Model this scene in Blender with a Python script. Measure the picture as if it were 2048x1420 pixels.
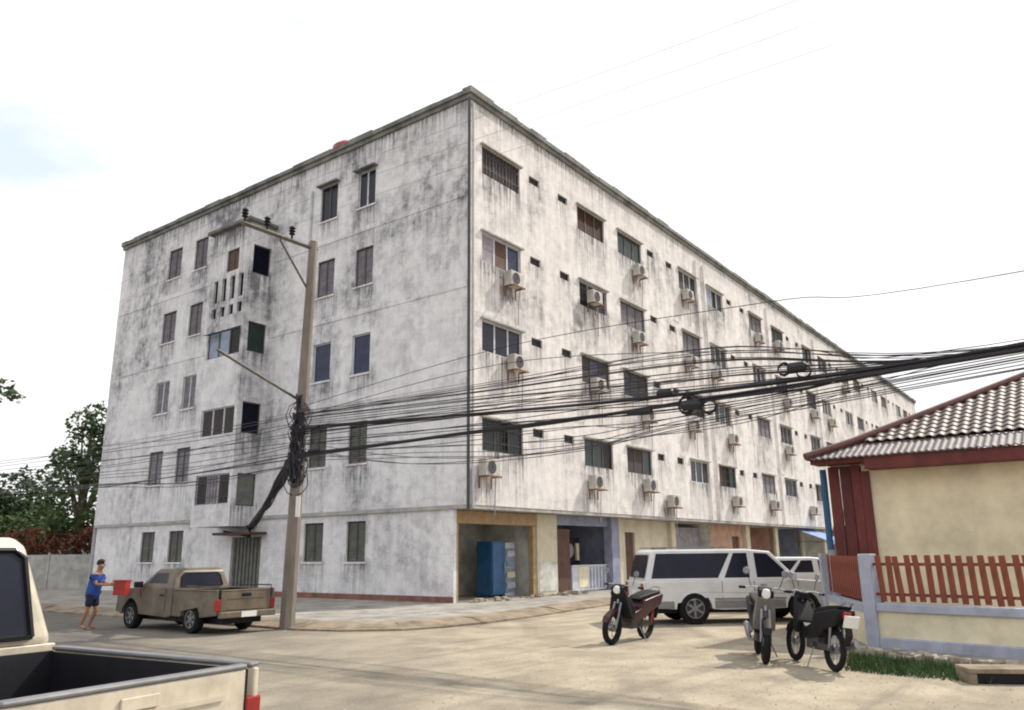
import bpy, bmesh, math, random
from mathutils import Vector, Matrix
random.seed(7)
R = math.radians
sc = bpy.context.scene
for o in list(bpy.data.objects): bpy.data.objects.remove(o)
col = sc.collection
# ------------------------------------------------------------------ camera
cam = bpy.data.cameras.new('camera'); co = bpy.data.objects.new('camera', cam); col.objects.link(co)
pitch, roll = R(14.0), R(0.6)
fw = Vector((0, math.cos(pitch), math.sin(pitch))); rr = Vector((1, 0, 0)); uu = rr.cross(fw)
r2 = math.cos(roll)*rr - math.sin(roll)*uu; u2 = math.cos(roll)*uu + math.sin(roll)*rr
co.matrix_world = Matrix(((r2.x, u2.x, -fw.x, 0), (r2.y, u2.y, -fw.y, 0), (r2.z, u2.z, -fw.z, 1.7), (0, 0, 0, 1)))
cam.lens = 27.91; cam.sensor_width = 36; cam.clip_end = 2000; cam.clip_start = .05
sc.camera = co
# ------------------------------------------------------------------ sky and sun
SUN_AZ, SUN_EL = 58, 46          # compass from +Y clockwise
w = bpy.data.worlds.new('World'); sc.world = w; w.use_nodes = True
nt = w.node_tree; nt.nodes.clear()
wo = nt.nodes.new('ShaderNodeOutputWorld'); bg = nt.nodes.new('ShaderNodeBackground'); bg.inputs['Strength'].default_value = .1
sky = nt.nodes.new('ShaderNodeTexSky'); sky.sky_type = 'NISHITA'; sky.sun_disc = False
sky.sun_elevation = R(SUN_EL); sky.sun_rotation = R(SUN_AZ); sky.air_density = 1.4; sky.dust_density = 2
tc = nt.nodes.new('ShaderNodeTexCoord'); mp = nt.nodes.new('ShaderNodeMapping'); mp.inputs['Scale'].default_value = (1.6, 1.6, 4.5)
mp.inputs['Location'].default_value = (0.3, 5.2, 1.4)
nz = nt.nodes.new('ShaderNodeTexNoise'); nz.inputs['Scale'].default_value = 1.5; nz.inputs['Detail'].default_value = 7; nz.inputs['Roughness'].default_value = .55
rp = nt.nodes.new('ShaderNodeValToRGB'); rp.color_ramp.elements[0].position = .31; rp.color_ramp.elements[1].position = .45
rp.color_ramp.elements[0].color = (.45, .45, .45, 1)
mx = nt.nodes.new('ShaderNodeMix'); mx.data_type = 'RGBA'; mx.inputs['B'].default_value = (10.5, 10.55, 10.6, 1)
gm = nt.nodes.new('ShaderNodeMix'); gm.data_type = 'RGBA'; gm.blend_type = 'MULTIPLY'; gm.inputs['Factor'].default_value = 1; gm.inputs['B'].default_value = (2.7, 2.5, 2.1, 1)
L = nt.links
L.new(tc.outputs['Generated'], mp.inputs['Vector']); L.new(mp.outputs[0], nz.inputs['Vector']); L.new(nz.outputs['Fac'], rp.inputs[0])
L.new(rp.outputs[0], mx.inputs['Factor']); L.new(sky.outputs[0], gm.inputs['A']); L.new(gm.outputs['Result'], mx.inputs['A'])
L.new(mx.outputs['Result'], bg.inputs['Color']); L.new(bg.outputs[0], wo.inputs[0])
sl = bpy.data.lights.new('sun', 'SUN'); sl.energy = 3.9; sl.angle = R(.9); sl.color = (1, .93, .82)
so = bpy.data.objects.new('sun', sl); col.objects.link(so)
sd = Vector((math.sin(R(SUN_AZ))*math.cos(R(SUN_EL)), math.cos(R(SUN_AZ))*math.cos(R(SUN_EL)), math.sin(R(SUN_EL))))
so.rotation_euler = sd.to_track_quat('Z', 'Y').to_euler(); so.location = (0, 0, 60)
vs = sc.view_settings; vs.view_transform = 'Standard'; vs.look = 'None'; vs.gamma = 1; vs.exposure = .13; vs.use_curve_mapping = False
sc.render.engine = 'CYCLES'; sc.cycles.filter_width = 2.0; sc.cycles.max_bounces = 6
# ------------------------------------------------------------------ materials
def mat(name, c, rough=.8, amt=.25, scale=3, metal=0, bump=0., bscale=40, dark=None, spec=.5, stretch=None, coat=0):
    m = bpy.data.materials.new(name); m.use_nodes = True; t = m.node_tree; b = t.nodes['Principled BSDF']
    b.inputs['Roughness'].default_value = rough; b.inputs['Metallic'].default_value = metal; b.inputs['Specular IOR Level'].default_value = spec
    b.inputs['Coat Weight'].default_value = coat
    g = t.nodes.new('ShaderNodeTexCoord'); v = g.outputs['Object']
    if stretch:
        p = t.nodes.new('ShaderNodeMapping'); p.inputs['Scale'].default_value = stretch; t.links.new(v, p.inputs[0]); v = p.outputs[0]
    n = t.nodes.new('ShaderNodeTexNoise'); n.inputs['Scale'].default_value = scale; n.inputs['Detail'].default_value = 6; n.inputs['Roughness'].default_value = .65
    t.links.new(v, n.inputs['Vector'])
    r = t.nodes.new('ShaderNodeValToRGB'); d = dark or [x*(1-amt) for x in c]
    r.color_ramp.elements[0].position = .32; r.color_ramp.elements[1].position = .64
    r.color_ramp.elements[0].color = (*d, 1); r.color_ramp.elements[1].color = (*[min(1, x*(1+amt*.35)) for x in c], 1)
    t.links.new(n.outputs['Fac'], r.inputs[0]); t.links.new(r.outputs[0], b.inputs['Base Color'])
    if bump:
        n2 = t.nodes.new('ShaderNodeTexNoise'); n2.inputs['Scale'].default_value = bscale; n2.inputs['Detail'].default_value = 4
        t.links.new(v, n2.inputs['Vector']); bp = t.nodes.new('ShaderNodeBump'); bp.inputs['Strength'].default_value = bump; bp.inputs['Distance'].default_value = .02
        t.links.new(n2.outputs['Fac'], bp.inputs['Height']); t.links.new(bp.outputs[0], b.inputs['Normal'])
    return m

def facade_mat(name, light, dark, lo, hi, warm, sk=.5):
    m = bpy.data.materials.new(name); m.use_nodes = True; t = m.node_tree; b = t.nodes['Principled BSDF']; b.inputs['Roughness'].default_value = .92
    b.inputs['Specular IOR Level'].default_value = .2
    g = t.nodes.new('ShaderNodeTexCoord'); N = t.nodes.new; K = t.links.new
    def noise(s, st, det=7, ro=.65):
        p = N('ShaderNodeMapping'); p.inputs['Scale'].default_value = st; K(g.outputs['Object'], p.inputs[0])
        n = N('ShaderNodeTexNoise'); n.inputs['Scale'].default_value = s; n.inputs['Detail'].default_value = det; n.inputs['Roughness'].default_value = ro
        K(p.outputs[0], n.inputs['Vector']); return n.outputs['Fac']
    def rng(x, a, c, o=1.0):
        r = N('ShaderNodeMapRange'); r.inputs['From Min'].default_value = a; r.inputs['From Max'].default_value = c; r.inputs['To Max'].default_value = o; K(x, r.inputs[0]); return r.outputs[0]
    def mth(op, a, c):
        q = N('ShaderNodeMath'); q.operation = op
        for i, x in enumerate((a, c)):
            if isinstance(x, (int, float)): q.inputs[i].default_value = x
            else: K(x, q.inputs[i])
        return q.outputs[0]
    blotch = rng(noise(.30, (1, 1, .8)), lo, hi)
    blot2 = rng(noise(2.1, (1, 1, 1.1), 8, .72), .42, .64)
    blot3 = rng(noise(.8, (1, 1, 1.3), 8, .75), .46, .62)
    horiz = rng(noise(1.0, (.5, .5, 6), 4, .6), .56, .70)
    sz = N('ShaderNodeSeparateXYZ'); K(g.outputs['Object'], sz.inputs[0]); zr = N('ShaderNodeMapRange'); zr.inputs['From Min'].default_value = 2; zr.inputs['From Max'].default_value = 16; zr.inputs['To Min'].default_value = .45; zr.inputs['To Max'].default_value = 1.35; K(sz.outputs['Z'], zr.inputs[0]); blotch = mth('MULTIPLY', blotch, zr.outputs[0])
    streak = rng(noise(1.0, (3.2, 3.2, .22), 6, .7), .44, .66)
    streak2 = rng(noise(1.0, (9, 9, .5), 4, .6), .42, .62)
    fine = rng(noise(14, (1, 1, 1), 3), .35, .7)
    at = N('ShaderNodeAttribute'); at.attribute_name = 'stain'
    st = at.outputs['Fac']
    d = mth('MULTIPLY', blotch, mth('ADD', .22, mth('MULTIPLY', blot2, .5)))
    d = mth('ADD', d, mth('MULTIPLY', blot3, .20))
    d = mth('ADD', d, mth('MULTIPLY', horiz, .08))
    d = mth('ADD', d, mth('MULTIPLY', mth('MULTIPLY', streak, sk), mth('ADD', .3, blotch)))
    d = mth('ADD', d, mth('MULTIPLY', st, mth('ADD', .14, mth('MULTIPLY', streak2, .8))))
    d = mth('ADD', d, mth('MULTIPLY', fine, .14))
    d = mth('ADD', d, mth('MULTIPLY', blot2, .17))
    c = N('ShaderNodeMix'); c.data_type = 'RGBA'; c.clamp_factor = True; c.inputs['A'].default_value = (*light, 1); c.inputs['B'].default_value = (*dark, 1)
    K(d, c.inputs['Factor'])
    wn = rng(noise(.5, (1, 1, 1)), .4, .7, .5)
    c2 = N('ShaderNodeMix'); c2.data_type = 'RGBA'; c2.blend_type = 'MULTIPLY'; c2.inputs['B'].default_value = (*warm, 1); K(wn, c2.inputs['Factor']); K(c.outputs['Result'], c2.inputs['A'])
    K(c2.outputs['Result'], b.inputs['Base Color'])
    bp = N('ShaderNodeBump'); bp.inputs['Strength'].default_value = .4; bp.inputs['Distance'].default_value = .02; K(noise(8, (1, 1, 1), 5), bp.inputs['Height']); K(bp.outputs[0], b.inputs['Normal'])
    return m

M = {}
M['plaster_shade'] = facade_mat('plaster_weathered_shaded', (.86, .85, .87), (.19, .192, .205), .45, .68, (.97, .95, .98), .30)  # cooler copy for faces out of the sun, shade painted into the plaster
M['plaster'] = facade_mat('plaster_streaked_lit', (.87, .835, .825), (.16, .155, .165), .52, .77, (.98, .95, .94), .5)  # warmer copy for the street wall, sunlight put into its tone
M['concrete'] = mat('concrete', (.42, .41, .39), .9, .35, 2, bump=.3)
M['cap'] = mat('weathered_cap', (.20, .20, .19), .95, .6, 1.2, bump=.5, bscale=10)
M['glass'] = mat('dark_glass', (.012, .014, .028), .25, .3, 2, spec=.25)
M['glass_blue'] = mat('blue_glass', (.03, .035, .085), .3, .4, 3, spec=.25)
M['glass_green'] = mat('green_glass', (.02, .035, .033), .3, .3, 3, spec=.25)
M['curtain'] = mat('curtain', (.06, .05, .052), .9, .5, 5, stretch=(6, 6, .6))
M['shut_grey'] = mat('shutter_grey', (.30, .28, .32), .8, .4, 4)
M['shut_olive'] = mat('shutter_olive', (.15, .155, .135), .7, .4, 4)
M['bluepane'] = mat('blue_pane', (.26, .32, .42), .5, .3, 2)
M['frame_white'] = mat('frame_white', (.55, .57, .62), .6, .2, 4)
M['frame_dark'] = mat('frame_dark', (.06, .053, .055), .6, .3, 4)
M['black'] = mat('black', (.010, .010, .012), .5, .2, 4, spec=.22)
M['cable'] = mat('cable_black', (.015, .013, .02), .6, .2, 4)
M['wire_grey'] = mat('wire_grey', (.06, .055, .065), .7, .2, 4)
M['ac'] = mat('ac_casing', (.50, .48, .44), .6, .3, 3)
M['rust'] = mat('rust', (.22, .10, .06), .9, .4, 9)
M['pole'] = mat('pole_concrete', (.21, .18, .155), .9, .35, 3, bump=.3, stretch=(1, 1, .3))
M['steel'] = mat('crossarm_steel', (.13, .12, .10), .7, .4, 6)
M['cream'] = mat('cream_wall', (.60, .54, .42), .9, .2, 1.5)
M['yellow'] = mat('yellow_wall', (.80, .71, .51), .9, .30, .9, bump=.3, bscale=25)
M['yellow_pale'] = mat('yellow_pale', (.76, .68, .50), .9, .2, 2)
M['redbrown'] = mat('redbrown', (.14, .022, .018), .6, .45, 4, stretch=(1, 1, .4))
M['picket'] = mat('picket_red', (.24, .052, .024), .55, .45, 5, stretch=(3, 3, .6))
M['tile'] = mat('roof_tile', (.20, .16, .15), .55, .6, 3, spec=.3)
M['sheet'] = mat('roof_sheet', (.17, .145, .15), .6, .6, 4, spec=.3)
M['ridge'] = mat('ridge', (.12, .045, .04), .6, .3, 5)
M['post_grey'] = mat('post_bluegrey', (.40, .42, .52), .8, .25, 3)
M['blue'] = mat('blue_paint', (.02, .10, .22), .6, .3, 4)
M['fridge'] = mat('fridge_blue', (.02, .10, .24), .35, .35, 3)
M['brown'] = mat('brown_trim', (.38, .26, .14), .7, .3, 4)
M['darkbrown'] = mat('dark_brown', (.10, .045, .03), .7, .4, 4)
M['lilac'] = mat('lilac_wall', (.27, .29, .40), .85, .3, 2)
M['peach'] = mat('peach_wall', (.45, .28, .20), .9, .3, 2)
M['greyroom'] = mat('room_grey', (.60, .60, .55), .9, .35, 2)
M['awning'] = mat('awning_blue', (.14, .24, .50), .6, .3, 6)
M['white'] = mat('white_paint', (.66, .66, .68), .35, .12, 2, coat=.3)
M['cream_paint'] = mat('cream_paint', (.62, .55, .44), .38, .3, 3.5, coat=.5)
M['gold'] = mat('gold_paint', (.165, .135, .10), .45, .4, 2.2, metal=.2)
M['chrome'] = mat('chrome', (.55, .55, .56), .3, .2, 5, metal=.8)
M['rail'] = mat('rail_grey', (.24, .24, .25), .45, .2, 5, metal=.4)
M['rubber'] = mat('rubber', (.014, .014, .016), .9, .4, 8, spec=.2)
M['alloy'] = mat('alloy', (.24, .24, .27), .35, .3, 5, metal=.6)
M['bed'] = mat('bed_liner', (.012, .012, .018), .5, .5, 4)
M['lamp_red'] = mat('lamp_red', (.30, .02, .015), .3, .2, 5)
M['plate'] = mat('plate_white', (.72, .72, .70), .5, .1, 3)
M['red'] = mat('red_plastic', (.36, .025, .02), .5, .2, 3)
M['shield'] = mat('shield_beige', (.17, .16, .145), .5, .3, 4)
M['maroon'] = mat('maroon_plastic', (.045, .01, .016), .35, .4, 5)
M['skin'] = mat('skin', (.34, .16, .09), .6, .1, 5)
M['shirt'] = mat('blue_shirt', (.025, .07, .30), .9, .3, 5)
M['shorts'] = mat('navy_shorts', (.015, .015, .05), .9, .2, 5)
M['hair'] = mat('hair', (.012, .01, .01), .7, .2, 8)
M['bark'] = mat('bark', (.10, .08, .055), .95, .4, 6, bump=.4)
M['leaf'] = mat('leaf', (.075, .125, .035), .7, .7, .6)
M['leaf_dark'] = mat('leaf_dark', (.05, .09, .035), .7, .6, .5)
M['leaf_brown'] = mat('leaf_brown', (.20, .06, .035), .8, .6, .9)
M['grass'] = mat('grass', (.05, .10, .025), .8, .6, 2)
M['pebble'] = mat('rubble', (.38, .33, .27), .9, .4, 4)
M['curb'] = mat('curb', (.27, .215, .155), .95, .6, 1.7, bump=.5, bscale=14)
M['pave'] = mat('pavement', (.33, .31, .28), .95, .5, 1.4, bump=.5, bscale=10)
M['redtile'] = mat('red_skirting', (.24, .11, .09), .9, .4, 3)
M['cyl_red'] = mat('tank_red', (.34, .07, .07), .6, .3, 3)
# ------------------------------------------------------------------ mesh helpers
class MB:
    def __init__(s): s.v = []; s.f = []; s.mi = []; s.st = []; s.cur = 0
    def quad(s, *p):
        n = len(s.v); s.v += [tuple(q) for q in p]; s.f.append(tuple(range(n, n+len(p)))); s.mi.append(s.cur); return s
    def box(s, x0, x1, y0, y1, z0, z1, rot=None):
        P = [Vector((x, y, z)) for z in (z0, z1) for y in (y0, y1) for x in (x0, x1)]
        if rot is not None:
            c = Vector(((x0+x1)/2, (y0+y1)/2, (z0+z1)/2)); P = [rot @ (p-c)+c for p in P]
        n = len(s.v); s.v += [tuple(p) for p in P]
        for f in ((0, 2, 3, 1), (4, 5, 7, 6), (0, 1, 5, 4), (2, 6, 7, 3), (0, 4, 6, 2), (1, 3, 7, 5)): s.f.append(tuple(n+i for i in f)); s.mi.append(s.cur)
        return s
    def tube(s, pts, r, n=6, r1=None, cap=True):
        pts = [Vector(p) for p in pts]; base = len(s.v); k = len(pts)
        for i, p in enumerate(pts):
            t = (pts[min(i+1, k-1)]-pts[max(i-1, 0)])
            if t.length < 1e-9: t = Vector((0, 0, 1))
            t.normalize(); a = t.orthogonal() if abs(t.z) > .95 else t.cross(Vector((0, 0, 1))); a.normalize(); b = t.cross(a)
            ra = (r if not isinstance(r, (list, tuple)) else r[i]); 
            if r1 is not None: ra = r+(r1-r)*i/(k-1)
            for j in range(n):
                q = 2*math.pi*j/n; s.v.append(tuple(p+a*ra*math.cos(q)+b*ra*math.sin(q)))
        for i in range(k-1):
            for j in range(n):
                s.f.append((base+i*n+j, base+i*n+(j+1) % n, base+(i+1)*n+(j+1) % n, base+(i+1)*n+j)); s.mi.append(s.cur)
        if cap:
            s.f.append(tuple(base+j for j in reversed(range(n)))); s.mi.append(s.cur)
            s.f.append(tuple(base+(k-1)*n+j for j in range(n))); s.mi.append(s.cur)
        return s
    def lathe(s, prof, axis='y', c=(0, 0, 0), n=20):   # prof: (radius, along)
        base = len(s.v); k = len(prof)
        for (ra, h) in prof:
            for j in range(n):
                q = 2*math.pi*j/n; a, b = ra*math.cos(q), ra*math.sin(q)
                p = (a, h, b) if axis == 'y' else ((a, b, h) if axis == 'z' else (h, a, b))
                s.v.append((p[0]+c[0], p[1]+c[1], p[2]+c[2]))
        for i in range(k-1):
            for j in range(n):
                s.f.append((base+i*n+j, base+i*n+(j+1) % n, base+(i+1)*n+(j+1) % n, base+(i+1)*n+j)); s.mi.append(s.cur)
        return s
    def build(s, name, m, parent=None, bevel=0, smooth=0):
        me = bpy.data.meshes.new(name); me.from_pydata(s.v, [], s.f)
        for q in (m if isinstance(m, (list, tuple)) else [m]): me.materials.append(M[q] if isinstance(q, str) else q)
        me.polygons.foreach_set('material_index', s.mi)
        bm = bmesh.new(); bm.from_mesh(me); bmesh.ops.recalc_face_normals(bm, faces=bm.faces); bm.to_mesh(me); bm.free()
        o = bpy.data.objects.new(name, me); col.objects.link(o)
        if parent: o.parent = parent
        if bevel:
            b = o.modifiers.new('bevel', 'BEVEL'); b.width = bevel; b.segments = 2; b.limit_method = 'ANGLE'; b.angle_limit = R(35)
        if smooth:
            me.polygons.foreach_set('use_smooth', [True]*len(me.polygons)); me.set_sharp_from_angle(angle=R(smooth))
        return o
def tag(o, label=None, cat=None, group=None, kind=None):
    if label: o['label'] = label
    if cat: o['category'] = cat
    if group: o['group'] = group
    if kind: o['kind'] = kind
    return o
def empty(name, loc=(0, 0, 0), rz=0, **k):
    o = bpy.data.objects.new(name, None); col.objects.link(o); o.location = loc; o.rotation_euler = (0, 0, rz); o.empty_display_size = .2; return tag(o, **k)
def inst(name, me, parent, loc, rot=None, scale=None, src=None):
    o = bpy.data.objects.new(name, me); col.objects.link(o); o.parent = parent; o.location = loc
    if rot: o.rotation_euler = rot
    if scale: o.scale = scale
    return o
def copy_tree(o, parent=None):
    c = o.copy(); col.objects.link(c)
    if parent: c.parent = parent
    for ch in [x for x in o.children]: copy_tree(ch, c)
    return c

eR = Vector((.59663, .80252, 0)); eL = Vector((-.80252, .59663, 0)); CB = Vector((-1.457, 26.24, 0))
RZ = math.atan2(.80252, .59663)
def bw(x, y, z): return CB+eR*x+eL*y+Vector((0, 0, z))     # building frame to world
# ------------------------------------------------------------------ ground
def ground_mat():
    m = bpy.data.materials.new('road_dusty_asphalt'); m.use_nodes = True; t = m.node_tree; b = t.nodes['Principled BSDF']; b.inputs['Roughness'].default_value = .95; b.inputs['Specular IOR Level'].default_value = .15
    N = t.nodes.new; K = t.links.new; g = N('ShaderNodeTexCoord')
    def noise(s, det=6, st=(1, 1, 1), ro=.6):
        p = N('ShaderNodeMapping'); p.inputs['Scale'].default_value = st; K(g.outputs['Object'], p.inputs[0])
        n = N('ShaderNodeTexNoise'); n.inputs['Scale'].default_value = s; n.inputs['Detail'].default_value = det; n.inputs['Roughness'].default_value = ro; K(p.outputs[0], n.inputs['Vector']); return n.outputs['Fac']
    def mix(f, a, c):
        x = N('ShaderNodeMix'); x.data_type = 'RGBA'
        if isinstance(f, (int, float)): x.inputs['Factor'].default_value = f
        else: K(f, x.inputs['Factor'])
        for i, q in (('A', a), ('B', c)):
            if isinstance(q, tuple): x.inputs[i].default_value = (*q, 1)
            else: K(q, x.inputs[i])
        return x.outputs['Result']
    def rng(x, a, c):
        r = N('ShaderNodeMapRange'); r.inputs['From Min'].default_value = a; r.inputs['From Max'].default_value = c; K(x, r.inputs[0]); return r.outputs[0]
    sx = N('ShaderNodeSeparateXYZ'); K(g.outputs['Object'], sx.inputs[0])
    # dust thickens towards the right; darker grey left also paints in shade
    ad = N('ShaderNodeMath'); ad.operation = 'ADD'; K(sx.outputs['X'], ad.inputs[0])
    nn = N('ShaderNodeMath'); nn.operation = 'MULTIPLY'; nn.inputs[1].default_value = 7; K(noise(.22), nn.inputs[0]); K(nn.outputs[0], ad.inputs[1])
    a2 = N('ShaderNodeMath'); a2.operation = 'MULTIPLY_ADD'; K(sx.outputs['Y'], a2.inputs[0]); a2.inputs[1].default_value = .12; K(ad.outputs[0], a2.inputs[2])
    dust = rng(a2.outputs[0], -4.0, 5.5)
    asp_shade = mix(rng(noise(1.1), .35, .68), (.17, .16, .15), (.11, .105, .10))
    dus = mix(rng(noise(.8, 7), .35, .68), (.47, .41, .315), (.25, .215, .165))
    c = mix(dust, asp_shade, dus)
    sp = N('ShaderNodeMath'); sp.operation = 'MULTIPLY'; sp.inputs[1].default_value = .55; K(rng(noise(28, 4), .50, .68), sp.inputs[0]); c = mix(sp.outputs[0], c, (.36, .32, .25)); sp = N('ShaderNodeMath'); sp.operation = 'MULTIPLY'; sp.inputs[1].default_value = .5; K(rng(noise(19, 4, (1, 1.3, 1)), .54, .70), sp.inputs[0]); c = mix(sp.outputs[0], c, (.10, .085, .07))
    tr = rng(noise(.6, 3, (1, .12, 1)), .52, .7)
    mm = N('ShaderNodeMath'); mm.operation = 'MULTIPLY'; mm.inputs[1].default_value = .62; K(tr, mm.inputs[0])
    c = mix(mm.outputs[0], c, (.145, .125, .105))
    vr = N('ShaderNodeVectorRotate'); vr.rotation_type = 'Z_AXIS'; vr.inputs['Angle'].default_value = -.93; K(g.outputs['Object'], vr.inputs['Vector'])
    pr_ = N('ShaderNodeMapping'); pr_.inputs['Scale'].default_value = (.10, 2.2, 1); K(vr.outputs[0], pr_.inputs[0]); n3 = N('ShaderNodeTexNoise'); n3.inputs['Scale'].default_value = 1.0; n3.inputs['Detail'].default_value = 4; K(pr_.outputs[0], n3.inputs['Vector'])
    m3 = N('ShaderNodeMath'); m3.operation = 'MULTIPLY'; m3.inputs[1].default_value = .4; K(rng(n3.outputs['Fac'], .52, .66), m3.inputs[0]); c = mix(m3.outputs[0], c, (.16, .14, .115))
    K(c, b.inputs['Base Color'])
    bp = N('ShaderNodeBump'); bp.inputs['Strength'].default_value = .6; bp.inputs['Distance'].default_value = .03; K(noise(16, 6), bp.inputs['Height']); K(bp.outputs[0], b.inputs['Normal'])
    return m
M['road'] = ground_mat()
M['earth'] = mat('earth', (.26, .22, .16), .95, .4, .3, bump=.4, bscale=6)
tag(MB().quad((-900, -900, -.012), (900, -900, -.012), (900, 900, -.012), (-900, 900, -.012)).build('ground', 'earth'), kind='structure')
mb = MB(); nx, ny = 60, 50
for i in range(nx):
    for j in range(ny):
        x0 = -60+i*2; y0 = -12+j*2
        mb.quad((x0, y0, 0), (x0+2, y0, 0), (x0+2, y0+2, 0), (x0, y0+2, 0))
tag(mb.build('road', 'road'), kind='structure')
# pavement round the block with rounded corner
def poly_slab(name, pts, z0, z1, m, parent=None, bevel=0):
    mb = MB(); n = len(pts)
    mb.quad(*[(p[0], p[1], z1) for p in pts])
    for i in range(n):
        a, b = pts[i], pts[(i+1) % n]; mb.quad((a[0], a[1], z0), (b[0], b[1], z0), (b[0], b[1], z1), (a[0], a[1], z1))
    return mb.build(name, m, parent, bevel)
kl = [Vector((-30.6, 38.3, 0)), Vector((-5.1, 19.45, 0)), Vector((-3.9, 19.0, 0)), Vector((-2.6, 19.1, 0)), Vector((-1.6, 19.75, 0)), Vector((-.7, 20.7, 0)), Vector((.4, 22.4, 0)), Vector((3.0, 27.0, 0)), Vector((3.0, 27.0, 0))+eR*75]
inner = [bw(80, -.3, 0), bw(80, 6, 0), bw(1.5, 6, 0), bw(1.5, 24.2, 0), bw(1.5, 40, 0)]
def off_line(pts, d):
    out = []
    for i, p in enumerate(pts):
        a = pts[max(i-1, 0)]; b = pts[min(i+1, len(pts)-1)]; t = (b-a).normalized(); nrm = Vector((-t.y, t.x, 0)); out.append(p+nrm*d)
    return out
ki = off_line(kl, .9)
tag(poly_slab('pavement', ki+inner, -.02, .15, 'pave'), kind='structure')
jit_ = lambda a: random.uniform(-a, a)
mb = MB()
for i in range(len(kl)-1):
    L0 = (kl[i+1]-kl[i]).length; n = max(1, int(L0/1.0)) if L0 < 40 else 40
    for k in range(n):
        a = kl[i].lerp(kl[i+1], k/n-.0005); b = kl[i].lerp(kl[i+1], (k+1)/n+.0005); c = ki[i].lerp(ki[i+1], (k+1)/n+.0005); d = ki[i].lerp(ki[i+1], k/n-.0005)
        h = .045+random.uniform(-.008, .01); h2 = .152; P = [a, b, c, d]; HH = [h, h, h2, h2]; e1 = a.lerp(d, .55+jit_(.04)); e2 = b.lerp(c, .55+jit_(.04)); hm = random.uniform(.115, .135)
        mb.quad((a.x, a.y, h), (b.x, b.y, h), (e2.x, e2.y, hm), (e1.x, e1.y, hm)); mb.quad((e1.x, e1.y, hm), (e2.x, e2.y, hm), (c.x, c.y, h2), (d.x, d.y, h2))
        for q in range(4):
            e, f = P[q], P[(q+1) % 4]; mb.quad((e.x, e.y, -.02), (f.x, f.y, -.02), (f.x, f.y, HH[(q+1) % 4]), (e.x, e.y, HH[q]))
tag(mb.build('kerb', 'curb'), kind='structure')
# ------------------------------------------------------------------ apartment building
B = empty('apartment_building', CB, RZ, label='long five storey white apartment block with mould stained walls behind the power pole', cat='apartment building')
ZT = 18.05
def facade(mb, mp, U, Z, ops, cell=.42, depth=.14, stainers=(), cutd=None):
    us = set(U); zs = set(Z)
    for (a, b, c, d) in ops: us |= {a, b}; zs |= {c, d}
    def refine(s):
        s = sorted(s); o = []
        for a, b in zip(s, s[1:]):
            if b-a < 1e-6: continue
            n = max(1, math.ceil((b-a)/cell)); o += [a+(b-a)*k/n for k in range(n)]
        return o+[s[-1]]
    us = refine(us); zs = refine(zs); idx = {}
    def stain(u, z):
        s = 0
        for (a, b, zz, ln, am) in stainers:
            if a-.1 <= u <= b+.1 and z <= zz+.05: s = max(s, am*math.exp(-(zz-z)/ln))
        return s
    def V(u, z):
        k = (round(u, 4), round(z, 4))
        if k not in idx: idx[k] = len(mb.v); mb.v.append(mp(u, z, 0)); mb.st.append(stain(u, z))
        return idx[k]
    for i in range(len(us)-1):
        um = (us[i]+us[i+1])/2
        col_ops = [o for o in ops if o[0] < um < o[1]]
        for j in range(len(zs)-1):
            zm = (zs[j]+zs[j+1])/2
            if any(o[2] < zm < o[3] for o in col_ops): continue
            mb.f.append((V(us[i], zs[j]), V(us[i+1], zs[j]), V(us[i+1], zs[j+1]), V(us[i], zs[j+1]))); mb.mi.append(mb.cur)
    for (a, b, c, d) in ops:
        P = [(a, c), (b, c), (b, d), (a, d)]
        for q in range(4):
            e, f = P[q], P[(q+1) % 4]; n = len(mb.v)
            mb.v += [mp(*e, 0), mp(*f, 0), mp(*f, depth), mp(*e, depth)]; mb.st += [.2]*4; mb.f.append((n, n+1, n+2, n+3)); mb.mi.append(mb.cur)
    return mb
def build_facade(mb, name, m, parent):
    while len(mb.st) < len(mb.v): mb.st.append(0)
    me = bpy.data.meshes.new(name); me.from_pydata(mb.v, [], mb.f); me.materials.append(M[m])
    a = me.attributes.new('stain', 'FLOAT', 'POINT'); a.data.foreach_set('value', mb.st[:len(mb.v)])
    o = bpy.data.objects.new(name, me); col.objects.link(o); o.parent = parent; return o
mpL = lambda u, z, d: (d, u, z)
mpR = lambda u, z, d: (u, d, z)
heads = {5: 16.45, 4: 13.0, 3: 9.7, 2: 6.2}
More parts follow.
